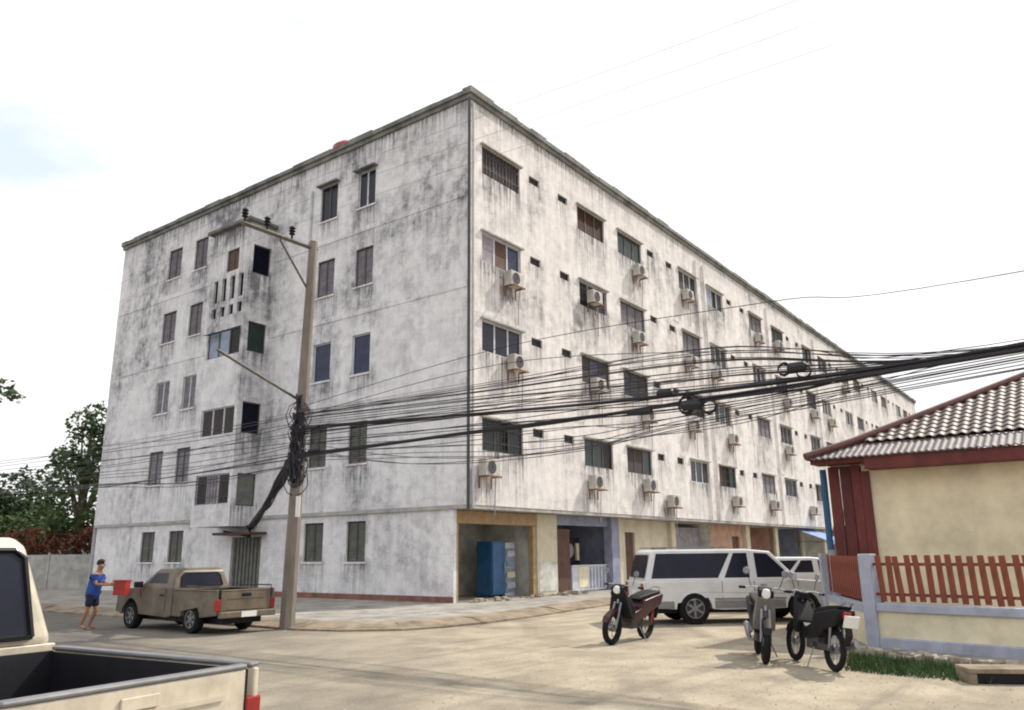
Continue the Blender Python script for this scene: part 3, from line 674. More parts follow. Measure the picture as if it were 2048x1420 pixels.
MB().box(0, 1.3, 0, .5, 0, 2.1).build('housing', 'black', mc, .02); MB().lathe([(0, -.02), (.28, -.02), (.3, 0)], 'y', (.5, -.01, 1.6), 16).build('fan_disc', 'shut_grey', mc); MB().box(.9, 1.1, -.1, -.005, 1.2, 1.9).build('pipe', 'cream', mc)
aw = bthing('awning', (34.6, 0, 0), 'sloping blue fabric awning over a far shop front', 'awning')
MB().quad((0, .6, 3.1), (4.4, .6, 3.1), (4.4, -1.5, 2.3), (0, -1.5, 2.3)).quad((0, -1.5, 2.3), (4.4, -1.5, 2.3), (4.4, -1.52, 2.05), (0, -1.52, 2.05)).build('cloth', 'awning', aw)
for k in (0.05, 4.35): MB().tube([(k, .6, 2.2), (k, -1.48, 2.28)], .025, 6).build('arm', 'steel', aw)
mb = MB()
for k in range(34):
    x = random.uniform(.2, 7); y = random.uniform(-.1, .6); r_ = random.uniform(.04, .16); z = .15
    mb.box(x-r_, x+r_, y-r_*.7, y+r_*.7, z-.02, z+r_*.9, Matrix.Rotation(random.random()*3, 3, 'Z') @ Matrix.Rotation(jit(.25), 3, 'X'))
o = mb.build('rubble', 'pebble', None, .01); o.location = CB; o.rotation_euler = (0, 0, RZ); tag(o, 'broken stones and rubble scattered along the shop threshold', 'rubble', kind='stuff')

# ------------------------------------------------------------------ right-hand house and fence
H0 = Vector((7.4, 17.0, 0)); ds_ = -eL          # along wall to the right
HR = math.atan2(ds_.y, ds_.x)                   # local x along wall, local y = into house (eR)
hs = empty('house', H0, HR, label='single storey yellow house with tiled hip roof and dark red trim at the right edge', cat='house')
MB().box(0, 9, 0, .2, -.1, 3.42).box(0.002, .2, .2, 7, -.1, 3.42).build('wall', 'yellow', hs)
for k in range(3): MB().box(-.72+k*.235, -.72+k*.235+.225, .12+.02*(k % 2), .17+.02*(k % 2), .35, 3.45).build('side_board', 'redbrown', hs, .008)
MB().box(-.02, .16, -.06, -.002, .3, 3.3).box(-.2, -.022, -.04, .1, .3, 3.45).build('corner_post', 'redbrown', hs, .01)
MB().tube([(-.82, .1, 3.4), (-.82, .1, 1.7)], .07, 8).build('drain_pipe', 'blue', hs)
MB().box(-.9, -.76, .2, .26, .1, 1.7).build('side_wall', 'post_grey', hs); MB().box(-.75, .0, .2, .27, .1, 2.2).build('side_wall', 'yellow_pale', hs)
MB().box(.2, 9, -.56, -.5, 3.3, 3.56).box(.2, 9, -.499, 0, 3.31, 3.34).build('fascia', 'redbrown', hs, .01)
MB().box(-.9, .198, -.5, -.46, 3.46, 3.57).box(-.9, .198, -.459, .1, 3.47, 3.5).build('fascia', 'redbrown', hs, .01)
# roof: skirt of corrugated sheet then rows of tiles; slope .55, hip at 45 degrees
sl_ = .50; ex, ey, ez = -.95, -.62, 3.58
def roofp(x, r): return Vector((x, ey+r, ez+r*sl_))
mb = MB(); nrm = Vector((0, -sl_, 1)).normalized()
SK = .8; sk_sl = .40
def sk(x, r, h): return Vector((x, ey+r, ez+r*sk_sl))+Vector((0, 0, h))
N_ = 420
for i in range(N_):
    xa, xb = ex+i*.025, ex+(i+1)*.025
    def hh(x): return .014*math.sin(x*2*math.pi/.125)
    ra = min(SK, max(0, xa-ex)); rb = min(SK, max(0, xb-ex))
    if ra <= 0 and rb <= 0: continue
    mb.quad(sk(xa, 0, hh(xa)), sk(xb, 0, hh(xb)), sk(xb, rb, hh(xb)), sk(xa, ra, hh(xa)))
    mb.quad(sk(xa, 0, hh(xa)), sk(xb, 0, hh(xb)), sk(xb, 0, hh(xb)-.025), sk(xa, 0, hh(xa)-.025))
rf = mb.build('roof_skirt', 'sheet', hs, smooth=50)
z1 = ez+SK*sk_sl+.03; y1 = ey+SK
und = MB(); Rr = 3.6
und.quad((ex+SK, y1, z1-.03), (9, y1, z1-.03), (9, y1+Rr, z1-.03+Rr*sl_), (ex+SK+Rr, y1+Rr, z1-.03+Rr*sl_))
und.quad((ex+SK, y1, z1-.03), (ex+SK+Rr, y1+Rr, z1-.03+Rr*sl_), (ex+SK, 8, z1-.03))
und.quad((ex, ey, ez-.02), (ex+SK, y1, z1-.03), (ex+SK, 8, z1-.03), (ex, 8, ez-.02))
und.quad((9, y1+Rr, z1-.03+Rr*sl_), (ex+SK+Rr, y1+Rr, z1-.03+Rr*sl_), (ex+SK+Rr, 8, z1-.03+Rr*sl_), (9, 8, z1-.03+Rr*sl_))
rb_ = und.build('roof', 'ridge', hs)
# one tile: S profile
tw, tl = .2, .25
def tile_mesh():
    t = MB(); n = 8; prof = []
    for i in range(n+1):
        u = i/n; prof.append((u*tw, .019*math.sin(u*2*math.pi)))
    for i in range(n):
        (a, ha), (b, hb) = prof[i], prof[i+1]
        t.quad((a, 0, ha+.03), (b, 0, hb+.03), (b, tl+.03, hb+.003), (a, tl+.03, ha+.003)); t.quad((a, 0, ha+.03), (b, 0, hb+.03), (b, 0, hb+.012), (a, 0, ha+.012))
    return t
tm = tile_mesh().build('roof_tile', 'tile', hs, smooth=60); tme = tm.data; bpy.data.objects.remove(tm)
ang = math.atan(sl_); cnt = 0; rest = MB()
for row in range(14):
    r0 = row*tl*math.cos(ang)
    for c in range(46):
        x = ex+SK+.05+c*tw+(.5*tw if False else 0)
        if x < ex+SK+r0+.08: continue
        if x > 7.6: continue
        loc = (x, y1+r0, z1+r0*sl_+.012)
        if x < 4.0 and cnt < 290:
            inst('roof_tile', tme, rb_, loc, (ang, 0, jit(.02))); cnt += 1
        else:
            mtx = Matrix.Translation(loc) @ Matrix.Rotation(ang, 4, 'X'); n0 = len(rest.v)
            tt = tile_mesh(); rest.v += [tuple(mtx @ Vector(v)) for v in tt.v]; rest.f += [tuple(i+n0 for i in f) for f in tt.f]; rest.mi += tt.mi
tag(rest.build('roof_tile_rows', 'tile', rb_, smooth=60), kind='stuff')
mb = MB(); mb.tube([(ex, ey, ez+.05), (ex+SK, y1, z1+.04), (ex+SK+Rr, y1+Rr, z1+Rr*sl_+.05)], .085, 8); mb.build('hip_ridge', 'ridge', hs)
# fence
FA = Vector((6.95, 18.3, 0)); FB = Vector((6.17, 14.45, 0)); FC = Vector((9.5, 10.6, 0))
fc = empty('picket_fence', FB, math.atan2((FC-FB).y, (FC-FB).x), label='long red picket fence on a low yellow wall in front of the house', cat='fence')
Lf = (FC-FB).length
fz0 = .12
MB().box(.12, Lf, .02, .17, fz0, .66).build('low_wall', 'yellow_pale', fc)
MB().box(.12, Lf, -.04, .2, .66, .80).build('top_rail', 'post_grey', fc, .015); MB().box(.12, Lf, -.05, .2, .05, .24).build('plinth', 'post_grey', fc, .02)
MB().box(-.1, .12, -.06, .2, .05, 1.62).build('post', 'post_grey', fc, .015)
MB().box(.12, Lf, .03, .06, .92, .97).build('cross_rail', 'picket', fc); MB().box(.12, Lf, .03, .06, 1.42, 1.47).build('cross_rail', 'picket', fc)
pk = MB().box(-.048, .048, 0, .028, 0, .76).build('picket', 'picket', fc, .006); pm = pk.data; pk.location = (.26, -.002, .83); pk.rotation_euler = (0, R(-3), 0)
x = .42
while x < Lf:
    o = inst('picket', pm, fc, (x+jit(.015), -.002, .83+jit(.018)), (0, R(-3)+jit(.035), 0))
    b = o.modifiers.new('bevel', 'BEVEL'); b.width = .006; x += .165
f2 = empty('side_fence', FA, math.atan2((FB-FA).y, (FB-FA).x), label='short side stretch of red pickets between two blue grey posts beside the drain pipe', cat='fence')
L2 = (FB-FA).length
MB().box(-.13, .13, -.13, .13, 0, 1.62).build('post', 'post_grey', f2, .015)
MB().box(.13, L2-.25, -.05, .08, .05, .62).build('low_wall', 'yellow_pale', f2); MB().box(.13, L2-.25, -.07, .1, .621, .75).build('top_rail', 'post_grey', f2)
MB().box(.13, L2-.25, 0, .03, .9, .95).box(.13, L2-.25, 0, .03, 1.4, 1.45).build('cross_rail', 'picket', f2)
x = .3
while x < L2-.3: inst('picket', pm, f2, (x, -.02, .82), (0, jit(.02), 0)); x += .19
# apron, grass strip and drain
def g3(x, y, z=0): return (x, y, z)
tag(poly_slab('concrete_apron', [(5.55, 14.9), (5.9, 13.9), (9.0, 10.0), (9.7, 10.8), (6.3, 14.5), (7.3, 18.6), (6.6, 18.4)], -.02, .07, 'pave', None, .02), kind='structure')
mb = MB(); random.seed(3)
quadp = [Vector((4.75, 12.2, 0)), Vector((5.55, 14.0, 0)), Vector((6.9, 11.9, 0)), Vector((6.1, 10.9, 0))]
for k in range(5200):
    a, b = random.random(), random.random(); p = quadp[0].lerp(quadp[3], a).lerp(quadp[1].lerp(quadp[2], a), b)
    if random.random() > .9*(1-abs(a-.35))*(1.15-abs(b-.5)): continue
    h = random.uniform(.04, .15); w_ = random.uniform(.006, .014); q = random.random()*6.28; dx, dy = math.cos(q)*w_, math.sin(q)*w_; lx, ly = jit(.07), jit(.07)
    mb.quad((p.x-dx, p.y-dy, 0), (p.x+dx, p.y+dy, 0), (p.x+lx, p.y+ly, h))
tag(mb.build('grass', 'grass'), 'uneven green grass strip along the foot of the fence', 'grass', kind='stuff')
dr_ = empty('drain', (5.85, 10.95, 0), R(-8), label='open dark storm drain slot with concrete lid at the right edge', cat='drain')
MB().box(.1, 1.5, .02, .4, .005, .13).build('opening', 'black', dr_)
MB().box(0, 1.6, -.02, .45, .131, .19).build('lid', 'curb', dr_, .01); MB().box(0, .099, -.01, .44, 0, .13).build('side_stone', 'curb', dr_, .01); MB().box(1.501, 1.6, -.01, .44, 0, .13).build('side_stone', 'curb', dr_, .01)
mb = MB()
for k in range(60):
    a = random.random(); p = Vector((5.65, 14.0, 0)).lerp(Vector((7.6, 11.2, 0)), a)+Vector((jit(.25), jit(.25), 0)); r_ = random.uniform(.03, .1)
    mb.box(p.x-r_, p.x+r_, p.y-r_*.7, p.y+r_*.7, .0, .06+r_*.8, Matrix.Rotation(random.random()*3, 3, 'Z') @ Matrix.Rotation(jit(.3), 3, 'X'))
tag(mb.build('stone_debris', 'pebble', None, .012), 'scattered stones and broken concrete below the yellow wall', 'stones', kind='stuff')

rg_ = random.Random(5); mb = MB()
for k in range(2600):
    u = rg_.random(); X = -3+rg_.random()*11; Y = 7+rg_.random()**1.2*17
    if X > 5.4+.12*(Y-12)+ (12.5-Y)*.5 and X > 4.5: continue
    if X < -1+ (Y-12)*.05 and rg_.random() > .25: continue
    if (Vector((X, Y, 0))-Vector((-5.1, 19.45, 0))).dot(eR) > -.1 and X < 2.5: continue
    r_ = rg_.uniform(.006, .02); q = rg_.random()*6.28
    c_, s_ = math.cos(q)*r_, math.sin(q)*r_
    mb.quad((X-c_, Y-s_, 0), (X+s_, Y-c_, 0), (X, Y, r_*.8)); mb.quad((X+s_, Y-c_, 0), (X+c_, Y+s_, 0), (X, Y, r_*.8)); mb.quad((X+c_, Y+s_, 0), (X-s_, Y+c_, 0), (X, Y, r_*.8)); mb.quad((X-s_, Y+c_, 0), (X-c_, Y-s_, 0), (X, Y, r_*.8))
tag(mb.build('gravel', 'pebble'), 'loose pale gravel scattered over the dusty road', 'gravel', kind='stuff')

# ------------------------------------------------------------------ vehicles
def prism(prof, wf, name, m, parent, bevel=.03, holes=False):
    bm = bmesh.new(); L_, R_ = [], []
    for (x, z) in prof:
        y = wf(x, z); L_.append(bm.verts.new((x, y, z))); R_.append(bm.verts.new((x, -y, z)))
    n = len(prof)
    f1 = bm.faces.new(L_); f2_ = bm.faces.new(list(reversed(R_)))
    for i in range(n): bm.faces.new((L_[i], R_[i], R_[(i+1) % n], L_[(i+1) % n]))
    bmesh.ops.triangulate(bm, faces=[f1, f2_]); bmesh.ops.recalc_face_normals(bm, faces=bm.faces)
    me = bpy.data.meshes.new(name); bm.to_mesh(me); bm.free(); me.materials.append(M[m]); o = bpy.data.objects.new(name, me); col.objects.link(o); o.parent = parent
    if bevel:
        b = o.modifiers.new('bevel', 'BEVEL'); b.width = bevel; b.segments = 3; b.limit_method = 'ANGLE'; b.angle_limit = R(28)
    me.polygons.foreach_set('use_smooth', [True]*len(me.polygons)); me.set_sharp_from_angle(angle=R(45)); return o
def arch(cx, r, z0, n=10):
    a0 = math.asin(max(-1, min(1, (z0-.33)/r))); return [(cx-r*math.cos(a0+(math.pi-2*a0)*k/n)*-1, .33+r*math.sin(a0+(math.pi-2*a0)*k/n)) for k in range(n+1)]   # from front to rear
def pane_on(parent, quad, wf, side, m='glass', name='side_window', off=.006):
    mb = MB(); P = [(x, side*(wf(x, z)+off), z) for x, z in quad]; Q = [(x, side*(wf(x, z)-.03), z) for x, z in quad]; mb.quad(*P)
    for i in range(len(P)): j = (i+1) % len(P); mb.quad(P[i], P[j], Q[j], Q[i])
    return mb.build(name, m, parent)
def wheel(parent, x, y, r, w_, side, spokes=6):
    e = MB(); e.lathe([(r*.62, -w_/2), (r*.93, -w_/2), (r, -w_/2+.03), (r, w_/2-.03), (r*.93, w_/2), (r*.62, w_/2)], 'y', (0, 0, 0), 28)
    o = e.build('wheel', 'rubber', parent, smooth=40); o.location = (x, y, r)
    rim = MB(); s = side; rim.lathe([(r*.64, s*(w_/2-.005)), (r*.60, s*(w_/2-.005)), (r*.56, s*(w_/2-.05)), (r*.5, s*(w_/2-.07)), (0, s*(w_/2-.075))], 'y', (0, 0, 0), 24); rim.build('rim', 'frame_dark' if spokes else 'alloy', o, smooth=40)
    if spokes:
        sp = MB()
        for k in range(spokes):
            a = 2*math.pi*k/spokes; rot = Matrix.Rotation(a, 3, 'Y'); n0 = len(sp.v); sp.box(-.028, .028, min(s*(w_/2-.06), s*(w_/2-.02)), max(s*(w_/2-.06), s*(w_/2-.02)), .03, r*.6)
            for i in range(n0, len(sp.v)): sp.v[i] = tuple(rot @ Vector(sp.v[i]))
        sp.lathe([(r*.6, s*(w_/2-.05)), (r*.63, s*(w_/2-.0)), (r*.57, s*(w_/2-.0)), (r*.56, s*(w_/2-.05))], 'y', (0, 0, 0), 24); sp.lathe([(.07, s*(w_/2-.06)), (.06, s*(w_/2-.01)), (0, s*(w_/2-.01))], 'y', (0, 0, 0), 12)
        sp.build('spoke_set', 'alloy', o)
    return o
# --- white wagon (pickup with canopy)
def wagon(loc, rz, label, rh=1.74, full=True):
    v = empty('parked_wagon' if full else 'parked_car', loc, rz, label=label, cat='suv' if full else 'car')
    belt = 1.0; wl = lambda x, z: (.86-.03*abs(z-.75) if z < belt+.01 else .845-.2*(z-belt)) - (.10*max(0, (x-3.0)/.6) if x > 3 else 0)
    prof = [(-1.22, .5), (-1.24, .95), (-1.2, belt), (2.7, belt+.0), (3.45, .95), (3.57, .86), (3.55, .45), (3.3, .35)]
    prof += arch(2.75, .44, .35)+[(1.5, .33), (.7, .33)]+arch(0, .44, .35)+[(-.9, .38)]
    prism(prof, wl, 'body', 'white', v, .035)
    gh = [(-1.18, belt-.02), (-.98, rh-.05), (-.85, rh), (1.4, rh), (2.02, rh-.06), (2.66, belt), (2.6, belt-.02)]
    prism(gh, wl, 'cabin', 'white', v, .04)
    zb, zt = belt+.065, rh-.095
    for s in (1, -1):
        pane_on(v, [(-1.03, zb), (.62, zb), (.98, zt), (-.86, zt)], wl, s); pane_on(v, [(.78, zb), (1.42, zb), (1.42, zt), (1.08, zt)], wl, s); pane_on(v, [(1.6, zb), (2.5, zb), (2.42, zb+.06), (1.93, zt-.02), (1.6, zt)], wl, s)
        for (a, b) in ((-.35, .32), (0, 0)):
            pass
        m_ = MB().box(.70, .712, s*.853-.004, s*.853+.004, .4, belt-.01).box(1.5, 1.512, s*.853-.004, s*.853+.004, .4, belt-.01).box(2.62, 2.632, s*.853-.004, s*.853+.004, .85, belt-.01).build('door_seam', 'frame_dark', v)
        cl = MB()
        for (xa, xb) in ((.5, 2.26), (-1.2, -.5), (3.24, 3.45)): cl.box(xa, xb, s*.857-.012, s*.857+.012, .37, .54)
        cl.build('sill_cladding', 'rail', v, .006)
        MB().box(1.66, 1.82, s*.87-.012, s*.87+.012, .88, .91).build('door_handle', 'chrome', v)
        MB().box(-.9+.5, 2.2, s*.866-.01, s*.866+.01, .62, .66).build('side_trim', 'rail', v) if False else MB().box(.5, 2.28, s*.863-.008, s*.863+.008, .56, .60).build('side_trim', 'rail', v)
        MB().box(2.35, 2.5, s*.98-.1, s*.98+.1, belt, belt+.17).build('mirror', 'white', v, .02)
        wheel(v, 0, s*.76, .37, .22, s); wheel(v, 2.75, s*.76, .37, .22, s)
        MB().box(-1.262, -1.2, min(s*.66, s*.835), max(s*.66, s*.835), .62, .95).build('tail_light', 'lamp_red', v, .01)
        MB().box(3.42, 3.56, min(s*.5, s*.72), max(s*.5, s*.72), .72, .86).build('headlight', 'plate', v, .01)
    g = MB().quad((-1.175, -.68, belt+.08), (-1.175, .68, belt+.08), (-1.035, .63, rh-.12), (-1.035, -.63, rh-.12)); g.build('rear_window', 'glass', v)
    MB().quad((2.64, -.66, belt+.08), (2.64, .66, belt+.08), (2.08, .6, rh-.1), (2.08, -.6, rh-.1)).build('windscreen', 'glass', v)
    MB().box(-.9, 1.0, .55, .6, rh+.03, rh+.06).box(-.9, 1.0, -.6, -.55, rh+.03, rh+.06).box(-.6, -.56, -.6, .6, rh-.01, rh+.05).box(.6, .64, -.6, .6, rh-.01, rh+.05).build('roof_rack', 'rail', v) if full else None
    MB().box(-1.36, -1.2, -.8, .8, .42, .58).build('rear_bumper', 'chrome', v, .02)
    MB().box(-1.255, -1.236, -.22, .22, .66, .78).build('number_plate', 'plate', v)
    MB().box(3.5, 3.64, -.8, .8, .4, .6).build('front_bumper', 'rail', v, .02)
    MB().box(-1.0, 3.2, -.6, .6, .25, .36).build('chassis', 'black', v)
    return v
def az(a): return R(90-a)
hd = az(84); hv = Vector((math.cos(hd), math.sin(hd), 0)); lv = Vector((-hv.y, hv.x, 0))
wagon(Vector((4.3, 19.95, 0))+lv*.76, hd, 'long white wagon with dark side windows parked behind the motorcycles')
hd2 = az(80); wagon(Vector((7.2, 24.6, 0)), hd2, 'white car half hidden between the long white wagon and the fence post', rh=1.5, full=False)
# --- pickups
def pickup(loc, rz, label, P, paint, near=False):
    v = empty('pickup_truck', loc, rz, label=label, cat='pickup truck')
    W2, bz, cz, rr_, L1, cabr, cabf, hood, fr, wr = P['W'], P['bed'], P['belt'], P['roof'], P['rear'], P['cabr'], P['cabf'], P['hood'], P['front'], P['wr']
    wl = lambda x, z: W2-.05*abs(z-.62) if z < cz+.01 else W2-.03-.26*(z-cz)
    # bed (hollow)
    t = .06; ax = P['ax']
    for s in (1, -1):
        prof = [(L1, .42), (L1, bz), (cabr-.03, bz), (cabr-.03, .36)]+arch(0, wr+.08, .36)
        bm = MB(); n = len(prof)
        Y1 = [s*wl(x, z) for x, z in prof]; Y0 = [s*(W2-t) for _ in prof]
        o = None
        bmm = bmesh.new(); A = [bmm.verts.new((x, y, z)) for (x, z), y in zip(prof, Y1)]; Bv = [bmm.verts.new((x, y, z)) for (x, z), y in zip(prof, Y0)]
        fa = bmm.faces.new(A); fb = bmm.faces.new(list(reversed(Bv)))
        for i in range(n): bmm.faces.new((A[i], A[(i+1) % n], Bv[(i+1) % n], Bv[i]))
        bmesh.ops.triangulate(bmm, faces=[fa, fb]); bmesh.ops.recalc_face_normals(bmm, faces=bmm.faces); me = bpy.data.meshes.new('bed_side'); bmm.to_mesh(me); bmm.free()
        me.materials.append(M[paint]); o = bpy.data.objects.new('bed_side', me); col.objects.link(o); o.parent = v; b = o.modifiers.new('bevel', 'BEVEL'); b.width = .012; b.limit_method = 'ANGLE'; b.segments = 2
        MB().box(L1+.02, cabr-.04, min(s*(W2-.08), s*(W2+.003)), max(s*(W2-.08), s*(W2+.003)), bz+.002, bz+.034).build('bed_rail', P['railm'], v, .015)
        MB().box(L1+.08, cabr-.04, min(s*(W2-t-.02), s*(W2-t-.004)), max(s*(W2-t-.02), s*(W2-t-.004)), .55, bz-.01).build('bed_liner', 'bed', v)
        MB().box(L1-.012, L1+.07, min(s*(W2-.12), s*(W2-.0)), max(s*(W2-.12), s*(W2-.0)), bz-P.get('tl', .42), bz-P.get('tl', .42)+.25).build('tail_light', 'lamp_red', v, .01)
        wheel(v, 0, s*(W2-.12), wr, .2, s, 6 if P['spk'] else 0); wheel(v, ax, s*(W2-.12), wr, .2, s, 6 if P['spk'] else 0)
    tg = MB().box(L1-.0, L1+.05, -W2+.125, W2-.125, .5, bz).build('tailgate', paint, v, .012)
    MB().box(L1-.01, L1+.06, -W2+.125, W2-.125, bz+.002, bz+.032).build('tailgate_rail', P['railm'], v, .012)
    MB().box(L1-.014, L1-.002, -W2+.3, W2-.3, bz-.16, bz-.13).box(L1-.014, L1-.002, -W2+.3, W2-.3, bz-.4, bz-.37).build('pressed_rib', paint, tg)
    MB().box(L1+.06, cabr-.05, -W2+.07, W2-.07, .48, .55).build('bed_floor', 'bed', v); MB().box(cabr-.06, cabr-.03, -W2+.07, W2-.07, .5, bz).build('bed_front', 'bed', v)
    MB().box(L1-.02, L1-.003, -.12, .12, bz-.12, bz-.05).build('tailgate_handle', 'black' if not near else paint, tg, .005)
    for s in (1, -1): MB().box(L1+.0, L1+.012, s*(W2-.12)-.008, s*(W2-.12)+.008, .5, bz-.002).build('tailgate_seam', 'black', v)
    MB().box(L1-.13, L1-.01, -W2+.05, W2-.05, .36, .5).build('rear_bumper', P['bump'], v, .02); MB().box(L1-.142, L1-.132, -.2, .2, .37, .49).build('number_plate', 'plate', v)
    # cab + bonnet
    prof = [(cabr, .36), (cabr, cz), (cabf, cz+.01), (fr-.12, hood), (fr, hood-.12), (fr, .42), (ax+wr+.13, .34)]+arch(ax, wr+.08, .36)+[(1.0, .32)]
    prism(prof, wl, 'body', paint, v, .03)
    rk = P['rake']
    gh = [(cabr, cz-.02), (cabr+rk, rr_-.05), (cabr+rk+.12, rr_), (cabf-.75, rr_), (cabf-.6, rr_-.05), (cabf, cz-.02)]
    prism(gh, wl, 'cab', paint, v, P['bev'])
    zb, zt = cz+.06, rr_-.1
    for s in (1, -1):
        pane_on(v, [(cabr+.3, zb), (cabf-.32, zb), (cabf-.35, zb+.02), (cabf-.68, zt), (cabr+rk+.28, zt)], wl, s)
        MB().box(cabf-.3, cabf-.2, min(s*(W2), s*(W2+.2)), max(s*(W2), s*(W2+.2)), cz+.02, cz+.16).build('mirror', 'black', v, .02)
        MB().box(cabr+.35, cabr+.5, min(s*(W2-.01), s*(W2+.02)), max(s*(W2-.01), s*(W2+.02)), cz-.16, cz-.13).build('door_handle', 'black', v)
        MB().box(cabr+.27, cabr+.282, s*(W2-.01)-.006, s*(W2-.01)+.006, .45, cz-.01).box(cabf-.18, cabf-.168, s*(W2-.01)-.006, s*(W2-.01)+.006, .75, cz-.01).build('door_seam', 'frame_dark', v)
        MB().box(fr-.06, fr+.01, min(s*.42, s*.66), max(s*.42, s*.66), hood-.3, hood-.16).build('headlight', 'plate', v)
    k = rk/(rr_-cz)
    def bx(z): return cabr+k*(z-cz)-.008
    yb, yt = W2-.22, W2-.3
    mb = MB(); n0 = [(bx(zb), -yb, zb), (bx(zb), yb, zb), (bx(zt-.06), yt+.03, zt-.06), (bx(zt), yt-.05, zt), (bx(zt), -yt+.05, zt), (bx(zt-.06), -yt-.03, zt-.06)]
    mb.quad(*n0); mb.quad(*[(p[0]+.03, p[1], p[2]) for p in n0])
    for i in range(6):
        a, b = n0[i], n0[(i+1) % 6]; mb.quad(a, b, (b[0]+.03, b[1], b[2]), (a[0]+.03, a[1], a[2]))
    rw = mb.build('rear_window', 'glass', v)
    sg = MB(); cc = [Vector(p)-Vector((.006, 0, 0)) for p in n0]; sg.tube(cc+[cc[0]], .022 if near else .012, 5); sg.build('window_seal', 'black', rw)
    kf = .6/(rr_-.05-cz)
    MB().quad((cabf-kf*(zb-cz)+.012, -W2+.18, zb), (cabf-kf*(zb-cz)+.012, W2-.18, zb), (cabf-kf*(zt-cz)+.012, W2-.26, zt), (cabf-kf*(zt-cz)+.012, -W2+.26, zt)).build('windscreen', 'glass', v)
    MB().box(fr-.02, fr+.1, -W2+.04, W2-.04, .38, .56).build('front_bumper', P['bump'], v, .02)
    MB().box(L1+.1, fr-.2, -.5, .5, .22, .35).build('chassis', 'black', v)
    return v
rzL = math.atan2(eL.y, eL.x)
gp = dict(W=.78, bed=.93, belt=.96, roof=1.42, rear=-1.0, cabr=.78, cabf=2.35, hood=.92, front=3.25, ax=2.6, wr=.31, railm='gold', bump='gold', rake=.12, spk=True, bev=.04)
gt = pickup(Vector((-6.92, 19.5, 0)), rzL, 'dusty gold brown pickup truck parked at the kerb by the pole', gp, 'gold')
bars = MB()
for s in (1, -1): bars.tube([(-.95, s*.7, .96), (-.95, s*.7, 1.03), (.3, s*.7, 1.03)], .018, 6)
bars.build('bed_bar', 'frame_dark', gt)
npz = dict(tl=.42, W=.88, bed=1.0, belt=1.05, roof=1.86, rear=-1.1, cabr=1.16, cabf=2.9, hood=1.0, front=3.9, ax=2.9, wr=.34, railm='rail', bump='chrome', rake=.2, spk=False, bev=.09)
h = R(90+60); hh_ = Vector((math.cos(h), math.sin(h), 0)); lh = Vector((-hh_.y, hh_.x, 0))
nt_ = pickup(Vector((-1.65, 5.5, 0))+lh*.88+hh_*1.1, h, 'cream white pickup truck in the left foreground seen over its tailgate', npz, 'cream_paint', True)
MB().box(-1.118, -1.105, .0, .62, .72, .83).build('dark_red_decal', 'maroon', nt_)
MB().box(-.9, -.6, -.3, .1, .56, .6).build('bed_scrap', 'shut_grey', nt_) if False else None
# items in the near bed
for (x, y, s, m_, lb) in ((.3, .25, .16, 'shut_grey', 'crumpled grey cloth lying in the dark truck bed'), (.75, .45, .05, 'plate', 'small white scrap lying in the dark truck bed')):
    bm = bmesh.new(); bmesh.ops.create_icosphere(bm, subdivisions=3, radius=1)
    for q in bm.verts:
        n = 1+.25*math.sin(q.co.x*7+q.co.y*5)*math.cos(q.co.z*6+q.co.x*3); q.co = Vector((q.co.x*s*1.6*n, q.co.y*s*n, max(0, q.co.z*.45*s*n+.1*s)))
    me = bpy.data.meshes.new('cloth'); bm.to_mesh(me); bm.free(); me.materials.append(M[m_]); o = bpy.data.objects.new('bed_cloth' if s > .1 else 'paper_scrap', me); col.objects.link(o)
    o.location = Vector((-1.65, 5.5, .56))+lh*(.8+y)+hh_*(1.1+x); o.rotation_euler = (0, 0, h); tag(o, lb, 'cloth' if s > .1 else 'scrap')

